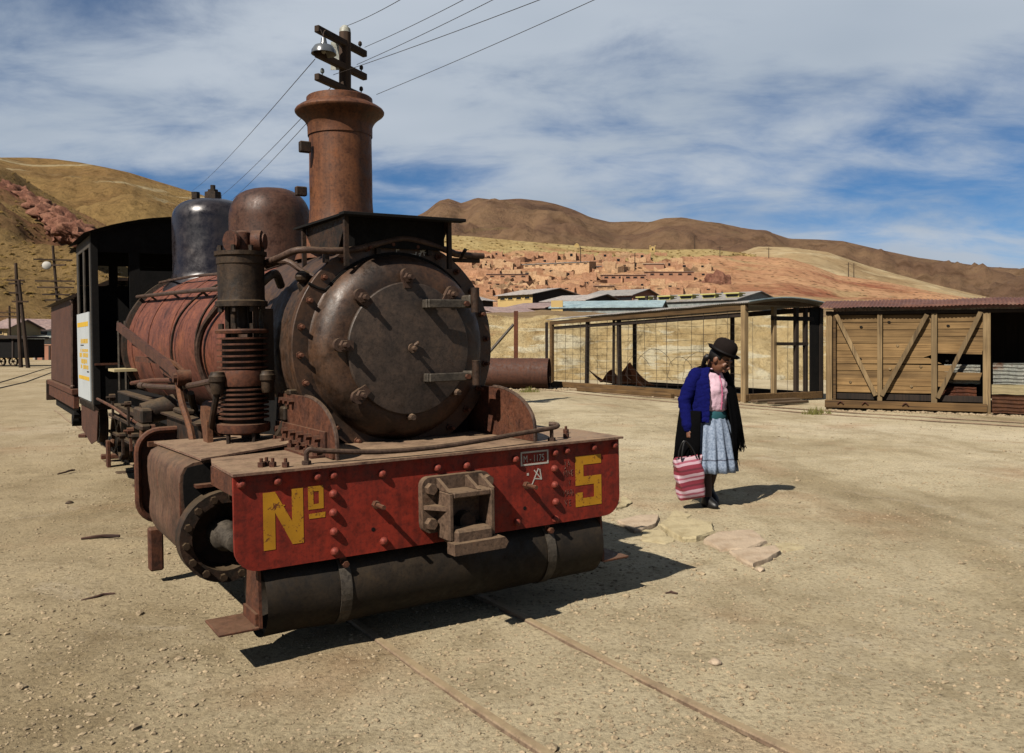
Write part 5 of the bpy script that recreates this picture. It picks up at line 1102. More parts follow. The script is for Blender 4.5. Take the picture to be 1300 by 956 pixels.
b = MB(); loft(b, [(0,-.003,.775,.158,.138),(0,-.003,.80,.164,.143),(0,-.003,.845,.158,.136),(0,-.003,.86,.150,.128)], 48); b.link('sash', M['teal'], per)
def pleat(a, z): k = max(0, min(1, (.86-z)/.5)); return k*(.075*math.sin(a*15+.6*math.sin(a*3))+.02*math.sin(a*31))+.01*math.sin(a*15)
b = MB(); loft(b, [(0,0,.862,.130,.112),(0,0,.80,.152,.134),(0,.0,.72,.180,.165),(0,.005,.60,.205,.192),(0,.008,.48,.222,.210),(0,.008,.38,.236,.224),(0,.008,.315,.243,.232)], 150, wav=pleat)
skt = b.link('skirt', M['skirt'], per, sharp=80, norm=False); sm_ = skt.modifiers.new('t', 'SOLIDIFY'); sm_.thickness = .004
b = MB(); limb(b, [(-.082,-.03,.45),(-.084,-.032,.40),(-.080,-.052,.25),(-.078,-.072,.09)], [.055,.058,.050,.037]); limb(b, [(.082,.032,.45),(.082,.040,.40),(.078,.085,.25),(.075,.122,.12)], [.055,.058,.050,.037]); b.link('stockings', M['stock'], per)
def shoe(x, y, z, pitch):
    b = MB(); Mx = Matrix.Translation((x, y, z)) @ Matrix.Rotation(pitch, 4, 'X')
    loft(b, [(0,-.035,0,.038,.098),(0,-.036,.012,.046,.108),(0,-.036,.034,.047,.107),(0,-.028,.056,.044,.092),(0,-.006,.075,.040,.062),(0,.012,.095,.038,.044),(0,.014,.120,.037,.040)], 28); b.bm.faces.new([v for v in b.bm.verts][:28]); bmesh.ops.holes_fill(b.bm, edges=[e for e in b.bm.edges if e.is_boundary])
    b.bm.transform(Mx); b.link('shoe', M['shoe'], per, sharp=60)
shoe(-.078,-.07,.006,0); shoe(.076,.125,.045,rad(20))
# cardigan: right half of the trunk and the sleeve
b = MB(); a0, a1 = rad(95), rad(234)
loft(b, finer([(-.005,-.005,.76,.196,.180),(-.005,-.01,.84,.188,.170),(-.004,-.015,.93,.184,.166),(-.002,-.02,1.03,.184,.158),(0,-.016,1.12,.182,.142),(0,-.012,1.185,.160,.115),(0,-.008,1.225,.105,.088),(0,-.004,1.245,.078,.076)]), 64, a0, a1, False, wav=lambda a, z: .02*math.sin(a*11+z*14))
bmesh.ops.solidify(b.bm, geom=list(b.bm.faces), thickness=.012)
limb(b, [(-.140,-.002,1.180),(-.175,.006,1.12),(-.212,.024,1.03),(-.244,.032,.945),(-.254,.006,.84),(-.257,-.024,.745),(-.256,-.034,.700)], [.066,.070,.066,.062,.056,.050,.040], 28, 10)
car = b.link('cardigan', M['blue'], per, sharp=80)
def folds(o, amp, fx, fz):
    for v in o.data.vertices: v.co += v.normal*amp*(noise.fractal(Vector((v.co.x*fx, v.co.y*fx, v.co.z*fz)), 1.0, 2.1, 4))
folds(car, .011, 8, 20); folds(blo, .010, 10, 26); folds(skt, .006, 14, 5)
# black shawl over the left shoulder and down the back, fringed
def sw(a, z): return .035*math.sin(a*13+z*6)*(1.25-z)+.02*math.sin(a*7)
def hem(a):          # lower edge height round the body, a measured like the loft angle
    d = math.degrees(a) % 360
    return interp([(-70,.60),(0,.56),(60,.52),(120,.44),(200,.40),(232,.42)], d if d < 300 else d-360)
SA0, SA1 = rad(-72), rad(226)
SR = [(1.0,.335,.272),(.80,.318,.258),(.62,.300,.240),(.45,.282,.218),(.30,.262,.194),(.17,.232,.165),(.08,.195,.138),(.02,.130,.108),(0,.085,.085)]
b = MB(); prev = None; n = 90
for f, rx, ry in SR:
    k = []
    for i in range(n+1):
        a = SA0+(SA1-SA0)*i/n; top = 1.255; d = math.degrees(a); z = top-(top-hem(a))*f
        right = max(0, min(1, (d-150)/40))                     # on the right the shawl runs below the cardigan
        if right > 0: z = min(z, 1.255-(1.255-.86)*right) if f < .5 else z
        w_ = 1+sw(a, z)*(1 if f > .1 else .2); q = 1-.06*right-(.10*right if f < .4 else 0)
        k.append(b.bm.verts.new((rx*w_*q*math.cos(a), .005+ry*w_*q*math.sin(a)*(1.0 if math.sin(a) > 0 else .84), z)))
    if prev:
        for i in range(n): b._f((prev[i], prev[i+1], k[i+1], k[i]))
    prev = k
shw = b.link('shawl', M['shawl'], per, sharp=80, norm=False); sm_ = shw.modifiers.new('t', 'SOLIDIFY'); sm_.thickness = .009
b = MB(); random.seed(21)
for i in range(170):
    a = SA0+(SA1-SA0)*(i+random.random())/170; z = hem(a); w_ = 1+sw(a, z); d = math.degrees(a); q = 1-.06*max(0, min(1, (d-150)/40))
    x, y = .333*w_*q*math.cos(a), .005+.270*w_*q*math.sin(a)*(1.0 if math.sin(a) > 0 else .84); l_ = random.uniform(.05,.10)
    b.tube([(x,y,z+.01),(x+random.uniform(-.01,.01),y+random.uniform(-.01,.01),z-l_*.5),(x+random.uniform(-.02,.02),y+random.uniform(-.02,.02),z-l_)], .0028, 4)
tag(b.link('shawl_fringe', M['shawl'], shw), kind='stuff')
# ---- striped bag held in the right hand
def bag_mat():
    m, t, b = newmat('striped_plastic_bag')
    c = N(t, 'ShaderNodeTexCoord'); sp = N(t, 'ShaderNodeSeparateXYZ'); L(t, c, 'Object', sp, 0)
    nn = N(t, 'ShaderNodeTexNoise', i_Scale=9.0); L(t, c, 'Object', nn, 'Vector'); ad = N(t, 'ShaderNodeMath', operation='MULTIPLY_ADD'); L(t, nn, 'Fac', ad, 0); ad.inputs[1].default_value = .02; L(t, sp, 'Z', ad, 2)
    mu = N(t, 'ShaderNodeMath', operation='MULTIPLY'); L(t, ad, 0, mu, 0); mu.inputs[1].default_value = 7.2
    fr_ = N(t, 'ShaderNodeMath', operation='FRACT'); L(t, mu, 0, fr_, 0)
    r = ramp_n(t, fr_, 0, [lin((146,40,60)), lin((214,176,188)), lin((180,92,112)), lin((220,188,198)), lin((154,50,70)), lin((112,30,44))], [0, .22, .38, .50, .68, .88]); r.color_ramp.interpolation = 'CONSTANT'
    L(t, r, 0, b, 'Base Color'); b.inputs['Roughness'].default_value = .5; return m
M['bag'] = bag_mat()
R49 = Matrix.Rotation(rad(24), 4, 'Z')
hw = per.matrix_basis @ Vector((0,0,0)); hloc = Vector((1.78, 7.80, 0)) + R49 @ Vector((-.275,-.065,0))
b = MB()
def bagpt(s, t):      # s round, t up
    a = 2*PI*s; c_, s_ = math.cos(a), math.sin(a); e = .35
    w_ = .116+.014*t; d_ = .05+.02*math.sin(PI*t)-.03*t*t
    x = w_*(abs(c_)**e)*(1 if c_ > 0 else -1); y = d_*(abs(s_)**e)*(1 if s_ > 0 else -1)
    return (x+.006*math.sin(t*15+a*3), y+.010*math.sin(t*11+a*2), .0+.365*t+.008*math.sin(a*4)*t)
b.grid(bagpt, 48, 20); bmesh.ops.remove_doubles(b.bm, verts=b.bm.verts, dist=.0008)
lowest = [e for e in b.bm.edges if e.is_boundary and all(v.co.z < .1 for v in e.verts)]; bmesh.ops.holes_fill(b.bm, edges=lowest)
bag = b.link('shopping_bag', M['bag'], None, sharp=60, norm=True, loc=(hloc.x+.02, hloc.y-.035, .105), rot=(rad(2), rad(-8), rad(14))); tag(bag, 'red and pink striped shopping bag held at the person\'s side', 'bag')
sm_ = bag.modifiers.new('t', 'SOLIDIFY'); sm_.thickness = .004
for s_ in (-1, 1): MB().tube([(-.07,s_*.03,.35),(-.05,s_*.03,.43),(-.005,s_*.012,.505),(.045,s_*.02,.44),(.075,s_*.03,.35)], .007, 6, 5).link('bag_handle', M['shoe'], bag)

# ================================================================== STONES, STICKS, GRAVEL
M['slab'] = plain('pale_flagstone', (206,190,152), .95, .22, 7, bump=1.0, bdist=.03, dark=(180,162,124), spec=.1)
M['slabpink'] = plain('pinkish_flagstone', (208,186,160), .95, .2, 7, bump=1.0, bdist=.03, dark=(182,156,128), spec=.1)
def slab(px, py, pts, th, mat, label, lift=0.0, tilt=(0,0)):
    c = gnd0(px, py); b = MB(); P = [(gnd0(*p)-c).to_2d() for p in pts]; th *= .75
    Q = []
    for i in range(len(P)):
        p, q = P[i], P[(i+1) % len(P)]
        for k in range(4):
            t = k/4; v = p*(1-t)+q*t; w_ = .007*(q-p).length/.3
            Q.append((v.x+random.uniform(-w_, w_), v.y+random.uniform(-w_, w_)))
    lo = [b.bm.verts.new((x*1.02, y*1.02, -.02)) for x, y in Q]; mid = [b.bm.verts.new((x+random.uniform(-.006,.006), y+random.uniform(-.006,.006), th*.7)) for x, y in Q]; hi = [b.bm.verts.new((x*.96, y*.96, th+random.uniform(-.004,.004))) for x, y in Q]
    b.bridge(lo, mid); b.bridge(mid, hi); f_ = b._f(hi); b._f(lo)
    o = b.link('flagstone', mat, None, sharp=25, loc=(c.x, c.y, lift-.012), rot=(tilt[0], tilt[1], 0)); tag(o, label, 'stone slab', 'flagstones on the ground'); return o
def gnd0(px, py): Y = F_PX*CAMH/(py-HOR); return Vector(((px-CX)/F_PX*Y, Y, 0))
random.seed(9)
slab(812, 666, [(784,664),(812,657),(837,657),(834,668),(806,677)], .05, M['slabpink'], 'pinkish flagstone nearest the locomotive buffer beam', .0)
slab(853, 658, [(838,668),(856,648),(878,655),(868,664)], .03, M['slab'], 'small pale flagstone at the back of the stone group')
slab(872, 673, [(838,670),(858,663),(880,663),(905,668),(908,680),(885,687),(866,688)], .06, M['slab'], 'thick yellowish flagstone in the middle of the group')
slab(836, 681, [(814,672),(838,674),(858,686),(845,691),(815,686)], .02, M['slab'], 'flat yellowish flagstone sunk in the ground before the thick one')
slab(925, 690, [(892,688),(915,678),(955,676),(975,690),(950,700),(915,702)], .05, M['slabpink'], 'large pale flagstone at the front of the stone group')
slab(965, 708, [(925,704),(955,700),(985,697),(992,704),(972,716),(955,722),(940,714)], .055, M['slabpink'], 'pointed pink flagstone nearest the viewer')
slab(1005, 693, [(985,690),(1002,688),(1027,696),(1000,701),(985,700)], .02, M['slab'], 'thin flagstone at the right end of the stone group')
slab(793, 635, [(784,646),(790,631),(803,637),(795,643)], .03, M['slab'], 'small pale flagstone behind the buffer beam corner')
M['pebble'] = plain('pebbles', (184,164,134), .95, .75, 34, dark=(84,70,56), spec=.1)
random.seed(4); b = MB(); ico = bmesh.new(); bmesh.ops.create_icosphere(ico, subdivisions=1, radius=1.0); IV = [v.co.copy() for v in ico.verts]; IF = [[v.index for v in f.verts] for f in ico.faces]; ico.free()
V, Fc = [], []
def peb(x, y, r, z=None):
    n0 = len(V); sx_, sy_, sz_ = r*random.uniform(.7,1.3), r*random.uniform(.7,1.3), r*random.uniform(.35,.7); a = random.random()*6; ca, sa = math.cos(a), math.sin(a)
    for v in IV:
        k = random.uniform(.8,1.15); px_, py_ = v.x*sx_*k, v.y*sy_*k; V.append((x+px_*ca-py_*sa, y+px_*sa+py_*ca, gz(x, y)+v.z*sz_*k+r*.12))
    for f in IF: Fc.append([n0+i for i in f])
for i in range(24000):
    y = 2.6+ (random.random()**1.7)*16; x = random.uniform(-.66, .66)*y*1.0; r = random.choice((.0045,.006,.007,.008,.0095,.011,.014))*random.uniform(.7,1.2)
    if random.random() < .02: r *= 2.0
    if fbm(x*.8, y*.8, 12, 3) < random.uniform(-.25, .25): r *= .66
    peb(x, y, r)
for i in range(700):
    t = random.random(); s_ = random.uniform(-.9,.9); p = Vector(loco.location)+Vector((.8437,.5369,0))*(random.gauss(0,.5))+Vector((.5369,-.8437,0))*random.uniform(-2,2.2); peb(p.x, p.y, random.uniform(.005,.013))
gravelV, gravelF = V, Fc
me = bpy.data.meshes.new('gravel'); me.from_pydata(V, [], Fc); me.materials.append(M['pebble']); o = bpy.data.objects.new('gravel', me); COL.objects.link(o); tag(o, 'loose small stones scattered over the sandy yard', 'gravel', kind='stuff')
V, Fc = [], []; random.seed(15)
for i in range(520):
    t = random.random(); p = A0+dA*LA*t+Vector((dA.y, -dA.x))*random.gauss(.02, .18); peb(p.x, p.y, random.uniform(.02, .07))
for i in range(420):
    t = random.random(); p = B0+dB*4.6*t+Vector((dB.y, -dB.x))*random.gauss(.08, .14); peb(p.x, p.y, random.uniform(.02, .06))
for i in range(300): p = Vector((random.uniform(-1.5, 2.2), random.uniform(27.0, 28.2))); peb(p.x, p.y, random.uniform(.02, .08))
me = bpy.data.meshes.new('rubble'); me.from_pydata(V, [], Fc); me.materials.append(M['pebble']); o = bpy.data.objects.new('rubble', me); COL.objects.link(o); tag(o, 'loose rubble along the feet of the old wagons', 'rubble', kind='stuff')
def stone(px, py, r, lb, mat=None):
    c = gnd0(px, py); b = MB(); q = bmesh.new(); bmesh.ops.create_icosphere(q, subdivisions=2, radius=r)
    for v in q.verts: v.co *= 1+.35*noise.noise(v.co*(2.0/r)+Vector((px, py, 0))); v.co.z *= .6
    b.add(q); o = b.link('stone', mat or M['slabpink'], None, sharp=50, loc=(c.x, c.y, r*.3)); tag(o, lb, 'stone')
stone(908, 843, .028, 'pink rounded stone lying alone in the foreground sand'); stone(88, 640, .035, 'dark stone on the sand left of the locomotive cylinder', M['iron']); stone(965, 725, .03, 'small pink stone at the tip of the front flagstone')
def stick(px0, py0, px1, py1, r, lb, mat):
    a, c = gnd0(px0, py0), gnd0(px1, py1); m = (a+c)/2; d = (c-a); b = MB().tube([a-m+Vector((0,0,r)), d*-.2+Vector((.02,.015,r*1.6)), d*.15+Vector((-.01,.02,r*1.4)), c-m+Vector((0,0,r*1.3))], 0, 6, 4, True, [r*.7, r, r*1.1, r*.9])
    o = b.link('stick', mat, None, loc=(m.x, m.y, 0)); tag(o, lb, 'stick')
M['twig'] = wood('dry_stick', (92,66,56), (54,40,36), 'X')
stick(103,686,152,683,.012,'dark dry stick lying left of the cylinder cover',M['twig']); stick(73,603,95,598,.010,'short dry twig on the sand beside the wheels',M['twig']); stick(103,765,146,757,.010,'greyish stick lying at the lower left',M['twig'])
stick(845,755,860,756,.008,'tiny dark twig right of the engine shadow',M['twig'])
for k, (px0, py0, px1, py1, lb) in enumerate(((104,556,120,552,'rusty iron bar stub lying left of the trailing wheel'),(128,583,146,582,'dark iron bar lying below the trailing wheel'))):
    a, c = gnd0(px0, py0), gnd0(px1, py1); d = c-a; o = frame(MB().box(0,d.length*1.6,-.06,.06,0,.06,bev=.01).link('iron_bar', M['iron_rust']), a.x, a.y, d.x, d.y); tag(o, lb, 'iron bar')
# tufts of dry grass by the boiler shell and the sidings
M['grass'] = plain('dry_green_grass', (124,120,56), .9, .35, 20)
for k, (px, py, lb) in enumerate(((622,492,'green grass tuft left of the boiler shell end'),(648,490,'green grass tuft below the boiler shell'),(672,498,'yellow green grass tuft at the boiler shell mouth'),(1036,526,'small grass tuft by the siding rail at the boarded wagon'),(1245,524,'small grass tuft at the doorway post of the boarded wagon'))):
    c = gnd0(px, py); b = MB(); random.seed(k)
    for i in range(110):
        a = random.random()*6.28; r_ = random.random()*.33; x, y = r_*math.cos(a), r_*.6*math.sin(a); h_ = random.uniform(.08,.24)*(1-r_*1.6); l_ = random.uniform(-.08,.08); w_ = .010
        q = [b.bm.verts.new((x-w_,y,0)), b.bm.verts.new((x+w_,y,0)), b.bm.verts.new((x+l_,y+random.uniform(-.05,.05),h_))]; b._f(q)
    o = b.link('grass_tuft', M['grass'], None, loc=(c.x, c.y, 0)); tag(o, lb, 'grass', 'grass tufts')

# ================================================================== TOWN
M['adobe'] = hill_mat('red_adobe', [(172,122,92), (204,154,120), (216,168,134), (188,138,106)], .5, None, bump=.6, bd=.12)
M['adobe2'] = hill_mat('tan_adobe', [(190,148,112), (222,180,140), (232,192,152), (204,160,122)], .5, None, bump=.6, bd=.12)
M['plaster_pink'] = plain('pink_plaster', (196,144,112), .9, .14, 1.2)
M['plaster_cream'] = plain('cream_plaster', (212,182,132), .9, .12, .8)
M['plaster_yellow'] = plain('yellow_plaster', (216,184,120), .9, .12, .8)
M['plaster_white'] = plain('whitewash', (206,202,192), .9, .1, .8)
M['brickpink'] = plain('pinkish_brick_wall', (178,124,98), .9, .16, 1.4)
M['greyroof'] = rust('town_grey_roof', [(150,140,136), (186,176,172), (200,192,186), (176,150,138)], .5, (.5, .8), .05, .3, bump=.1, fine=6)
M['mauveroof'] = rust('town_mauve_roof', [(140,116,112), (170,144,140), (182,158,152), (162,132,124)], .5, (.5, .8), .05, .3, bump=.1, fine=6)
M['blueroof'] = rust('town_blue_roof', [(132,160,172), (164,190,200), (176,200,208), (154,172,178)], .4, (.4, .7), .05, .3, bump=.05, fine=6)
M['tinwall'] = rust('town_tin_wall', [(128,138,140), (154,164,164), (164,172,170), (146,140,132)], .5, (.45, .7), .05, .4, bump=.05, fine=6)
M['glassdark'] = plain('dark_window', (34,32,32), .25, .2, 2)
M['doorgreen'] = plain('green_door', (56,92,78), .7, .15, 3)
M['darkwood'] = plain('dark_timber', (54,40,32), .85, .2, 3)
M['yellowtrim'] = plain('yellow_dormer', (214,204,120), .8, .1, 2)
def house(name, label, px0, px1, pyb, pye, pyr, Y, depth, wall, roof, wins=(), doors=(), skew=0.0, roof_kind='gable', ov=.35, cat='house', gable_wall=None, sink=2.5, ww=.9, wh=1.0, group=None, gable_px=None):
    a, c = at(px0, pyb, Y), at(px1, pyb, Y+skew); d = Vector((c.x-a.x, c.y-a.y, 0)); Lx = d.length
    h = (pyb-pye)/F_PX*Y; hr = (pyb-pyr)/F_PX*(Y+depth*.45) if roof_kind == 'gable' else (pyb-pyr)/F_PX*(Y+depth)
    hr = max(hr, h+.3)
    e = empty(name, (a.x, a.y, a.z)); e.rotation_euler = (0, 0, math.atan2(d.y, d.x)); tag(e, label, cat, group)
    w = MB()
    if roof_kind == 'gable':
        w.box(0,Lx,0,depth,-sink,h)
        w.prism([(0,h+.001),(depth,h+.001),(depth/2,hr-.02)], lambda p, q, dd: (dd, p, q), 0, Lx)
    else:
        w.prism([(0,-sink),(depth,-sink),(depth,hr-.05),(0,h-.02)], lambda p, q, dd: (dd, p, q), 0, Lx)
    wl = w.link('wall', M[wall], e, sharp=20)
    r = MB(); t_ = .07
    if roof_kind == 'gable':
        s_ = (hr-h)/(depth/2); y0 = -ov; r.prism([(y0,h+s_*y0),(depth/2,hr),(depth-y0,h+s_*y0),(depth-y0,h+s_*y0+t_),(depth/2,hr+t_),(y0,h+s_*y0+t_)], lambda p, q, dd: (dd, p, q), -ov, Lx+ov)
    else:
        s_ = (hr-h)/depth; r.prism([(-ov,h-s_*ov),(depth+ov,hr+s_*ov),(depth+ov,hr+s_*ov+t_),(-ov,h-s_*ov+t_)], lambda p, q, dd: (dd, p, q), -ov, Lx+ov)
    r.link('roof', M[roof], e, sharp=20)
    if gable_wall: MB().prism([(0.02,h),(depth-.02,h),(depth/2,hr-.05)], lambda p, q, dd: (dd, p, q), Lx+.002, Lx+.02).box(Lx+.002,Lx+.02,.02,depth-.02,0,h-.002).link('gable_wall', M[gable_wall], e)
    for fx in wins:
        x = fx*Lx; z = h*.42
        f = MB().box(x-ww/2,x+ww/2,-.05,-.002,z,z+wh*h/2.6,bev=.02).link('window', M[wall if wall != 'glassdark' else 'darkwood'], e)
        MB().box(x-ww/2+.12,x+ww/2-.12,-.07,-.052,z+.1,z+wh*h/2.6-.1).link('pane', M['glassdark'], f)
    for fx, mt in doors: x = fx*Lx; MB().box(x-.5,x+.5,-.06,-.002,0,min(2.1,h*.8)).link('door', M[mt], e)
    return e
# tin roofed houses below the red hillside
house('yellow_house', 'long yellow house with grey tin roof and dark gable', 632, 676, 387, 375.5, 367.5, 104, 9, 'plaster_yellow', 'greyroof', (.15,.38,.62,.86), skew=-4, gable_wall='darkwood', ww=1.0)
house('gable_house', 'small house with brown gable left of the yellow house', 612, 626, 388, 381, 374, 96, 5, 'darkwood', 'greyroof', skew=2, gable_wall='darkwood')
house('tin_roof_shed', 'low building with green grey tin roof right of the yellow house', 690, 742, 388, 383, 374.5, 90, 8, 'brickpink', 'greyroof', skew=-3, gable_wall='darkwood')
house('brick_house', 'pinkish brick house with pale tin roof and dark windows', 744, 801, 389, 376.5, 368, 96, 8, 'brickpink', 'tingrey', (.12,.38,.62,.85), skew=-3, ww=2.2, wh=1.2)
house('blue_roof_shed', 'long grey tin shed with pale blue roof and yellow end', 700, 838, 403, 391, 382, 66, 6.5, 'tinwall', 'blueroof', skew=-2.0, ov=.2)
a = at(697, 403, 65); o = MB().box(0,.9,-.12,-.02,-1.5,1.28).link('yellow_end_wall', M['plaster_yellow']); o.parent = bpy.data.objects['blue_roof_shed']
house('mauve_roof_house', 'low house under wide mauve grey roof with pale porch walls', 640, 690, 409, 400, 389, 60, 7, 'plaster_cream', 'mauveroof', (.22,.42), [(.78,'doorgreen')], skew=1.5, ww=.8)
house('porch_house', 'dim lean-to porch house left of the mauve roofed house', 612, 640, 410, 401.5, 395, 57, 5, 'darkwood', 'mauveroof', roof_kind='mono')
house('grey_roof_house', 'grey roofed house in front of the yellow house', 640, 690, 396, 392, 384, 76, 8, 'brickpink', 'mauveroof', skew=-2, gable_wall='darkwood')
wk = house('workshop_hall', 'long tin roofed workshop with yellow dormers and two chimneys', 792, 935, 392, 385.5, 375, 84, 9, 'tinwall', 'tingrey', skew=-8, ov=.2)
for k in range(5):
    x = 1.0+2.35*k; MB().box(x,x+1.3,.9,1.6,.75,1.05).box(x-.12,x+1.42,.7,1.9,1.06,1.16).link('dormer', M['yellowtrim'], wk); MB().box(x+.1,x+1.2,.88,.898,.80,1.0).link('dormer_pane', M['glassdark'], wk)
for px in (821, 832): q = at(px, 386, 78); o = MB().cyl((0,0,-.6),(0,0,.75),.14,.13,seg=12).cyl((0,0,.62),(0,0,.75),.17,seg=12).link('chimney_pipe', M['darkwood'], None, loc=(q.x, q.y, q.z)); tag(o, 'left dark stove pipe above the workshop roof' if px < 825 else 'right dark stove pipe above the workshop roof', 'chimney')
# houses and ruins on the terraces
def on_slope(px, py):
    lo, hi = 0.0, 1.0
    for _ in range(30):
        m = (lo+hi)/2; X, Y, z = hillside_h(px, m); pyy = HOR-(z-CAMH)/Y*F_PX
        if pyy > py: lo = m
        else: hi = m
    return hillside_h(px, (lo+hi)/2)
def terrace_house(name, label, px0, px1, py, hpx, wall, roof, nw, skew=0.0, depth=5.0, doors=()):
    X, Y, z = on_slope((px0+px1)/2, py); pyb = HOR-(z-CAMH)/Y*F_PX
    return house(name, label, px0, px1, pyb, pyb-hpx, pyb-hpx-2.0, Y-2, depth, wall, roof, [(.5+i)/nw for i in range(nw)] if nw else (), doors, skew, 'mono', .2, ww=1.1)
terrace_house('terrace_house', 'long low terrace house with blue tin roof high on the hillside', 664, 748, 341, 5, 'adobe2', 'blueroof', 9, skew=-8)
terrace_house('terrace_house', 'long pink plastered row on the hillside, left half with many windows', 765, 820, 357, 8, 'plaster_pink', 'mauveroof', 6, skew=0)
terrace_house('terrace_house', 'long pink plastered row on the hillside, right half beside the ruins', 822, 881, 353, 8, 'plaster_pink', 'mauveroof', 5, skew=0)
terrace_house('terrace_house', 'brown adobe row with four small windows left on the hillside', 618, 671, 355, 7, 'adobe', 'mauveroof', 4)
terrace_house('terrace_house', 'pale roofed adobe house below the pink row', 756, 780, 368, 5, 'adobe2', 'mauveroof', 2)
terrace_house('terrace_house', 'small white washed house among ruins on the upper terrace', 820, 843, 340, 5, 'plaster_pink', 'plaster_white', 0)
terrace_house('terrace_house', 'small adobe house with tin strip roof at right of the blue roofed row', 752, 764, 342, 4, 'adobe', 'blueroof', 1)
ORD = ['first','second','third','fourth','fifth','sixth','seventh','eighth','ninth','tenth','eleventh','twelfth','thirteenth','fourteenth']
def ruin(px, py, wpx, hpx, label, mat, seed):
    rnd = random.Random(seed); X, Y, z = on_slope(px, py); s_ = Y/F_PX; w_ = wpx*s_; h = hpx*s_; dp = rnd.uniform(3, 5)
    e = empty('adobe_ruin', (X-w_/2, Y-dp/2, z)); e.rotation_euler = (0, 0, rnd.uniform(-.15,.15)); tag(e, label, 'ruin', 'adobe ruins on the hillside')
    def wl(x0, y0, x1, y1):
        n = 7; d = Vector((x1-x0, y1-y0)); t_ = d.normalized(); nn = Vector((-t_.y, t_.x))*.25; b = MB(); A, B_ = [], []
        tops = [h*rnd.uniform(.6,1.08) for _ in range(n+1)]
        P = [(0,-2.5),(d.length,-2.5)]+[(d.length*i/n, tops[i]) for i in range(n, -1, -1)]
        b.prism(P, lambda p, q, dd: (x0+t_.x*p+nn.x*dd, y0+t_.y*p+nn.y*dd, q), -.5, .5); b.link('wall', M[mat], e, sharp=20)
    wl(0,0,w_,0); wl(0,dp,w_,dp); wl(.0,.26,0,dp-.26); wl(w_,.26,w_,dp-.26)
    for i in range(max(1, int(w_/4.5))):
        x = w_*(i+.5)/max(1, int(w_/4.5))+rnd.uniform(-.3,.3); kind = rnd.random()
        if rnd.random() < .7: q_ = rnd.uniform(.25,.45); MB().box(x-q_,x+q_,-.165,-.135,0 if kind < .5 else h*.32,h*rnd.uniform(.48,.62)).link('opening', M['glassdark'], e)
ROWS = [('topmost', 327, [592,612,634,655,676,700,722,745,770,790,812,838], 'adobe'), ('second highest', 333, [585,608,632,652,690,765,785,806,856,880], 'adobe2'), ('middle', 345, [588,608,640,690,715,738,758], 'adobe'), ('lower middle', 361, [598,622,648,676,702,728,742,835,858,882], 'adobe'), ('upper middle', 339, [592,616,640,772,796,846,868,890], 'adobe'), ('middle right', 349, [600,625,648,672,700,722,746,890,905], 'adobe2'), ('second lowest', 366, [586,610,634,660,686,712,790,815,845,870,895], 'adobe'), ('lowest', 371, [592,618,642,668,694,722,810,832,856,878,898], 'adobe2')]
random.seed(31)
for rn, py, xs, mt in ROWS:
    for i, px in enumerate(xs): ruin(px+random.uniform(-3,3), py+random.uniform(-2.2,2.2), random.uniform(10,24), random.uniform(3.5,7.0), '%s adobe ruin from the left in the %s row on the red hillside' % (ORD[i], rn), random.choice(('adobe','adobe2','adobe')), px*7+py)
random.seed(77)
TW = [(560,640,343),(640,720,341),(840,900,333),(720,800,345),(560,620,357),(700,760,367),(600,680,369),(780,850,375),(590,690,331),(715,800,329),(600,660,339),(760,830,337),(690,760,349),(585,640,349),(800,900,362),(590,700,364),(700,790,360),(600,720,374),(830,905,345),(730,810,373),(845,915,371),(640,720,357)]
for k, (p0_, p1_, py) in enumerate(TW):
    b = MB(); prev = None; n_ = int((p1_-p0_)/4)
    for i in range(n_+1):
        px = p0_+(p1_-p0_)*i/n_; X, Y, z = on_slope(px, py+1.5*math.sin(i*.35+k)); h_ = random.uniform(.5,1.5)
        q = [b.bm.verts.new(v) for v in ((X, Y-.4, z-1.5), (X, Y-.35, z+h_), (X, Y+.25, z+h_), (X, Y+.3, z-1.5))]
        if prev: b.bridge(prev, q)
        else: b._f(q)
        prev = q
    b._f(prev); o = b.link('adobe_terrace', M['adobe' if k % 3 else 'adobe2'], None, sharp=20); tag(o, '%s long broken terrace wall from the top of the ruined hillside' % (ORD+['fifteenth','sixteenth','seventeenth','eighteenth','nineteenth','twentieth','twenty-first','twenty-second'])[sorted(range(len(TW)), key=lambda i: TW[i][2]+i*.01).index(k)], 'wall', 'terrace walls')
M['scrubtan'] = plain('dry_scrub', (132,108,64), .95, .35, .6, spec=.02)
def scrub_on(oname, n, r0, r1, label, name, filt=None, mat='scrubtan'):
    me_ = bpy.data.objects[oname].data; P = [p for p in me_.polygons if (filt is None or filt(p.center))]; V, Fc = [], []
    if not P: return
    for i in range(n):
        p = random.choice(P); vs = [me_.vertices[j].co for j in p.vertices]; a_, b_ = random.random(), random.random()
        c = (vs[0]*(1-a_)+vs[1]*a_)*(1-b_)+(vs[3]*(1-a_)+vs[2]*a_)*b_; r_ = random.uniform(r0, r1); n0 = len(V)
        for v in IV: k_ = random.uniform(.6,1.3); V.append((c.x+v.x*r_*k_*1.2, c.y+v.y*r_*k_, c.z+max(-.3, v.z)*r_*k_*.7))
        for f in IF: Fc.append([n0+j for j in f])
    me = bpy.data.meshes.new(name); me.from_pydata(V, [], Fc); me.materials.append(M[mat]); o = bpy.data.objects.new(name, me); COL.objects.link(o); tag(o, label, 'scrub', kind='stuff')
vis = lambda lo, hi: (lambda c: lo < CX+F_PX*c.x/c.y < hi)
scrub_on('grassy_crest', 160, .2, .5, 'tufty dry scrub along the hill crest', 'crest_scrub', vis(560, 960), 'scrubtan')
scrub_on('left_near_slope', 1600, .2, .55, 'dry scrub dotted over the near left slope', 'slope_scrub', vis(-20, 260), 'scrubtan')
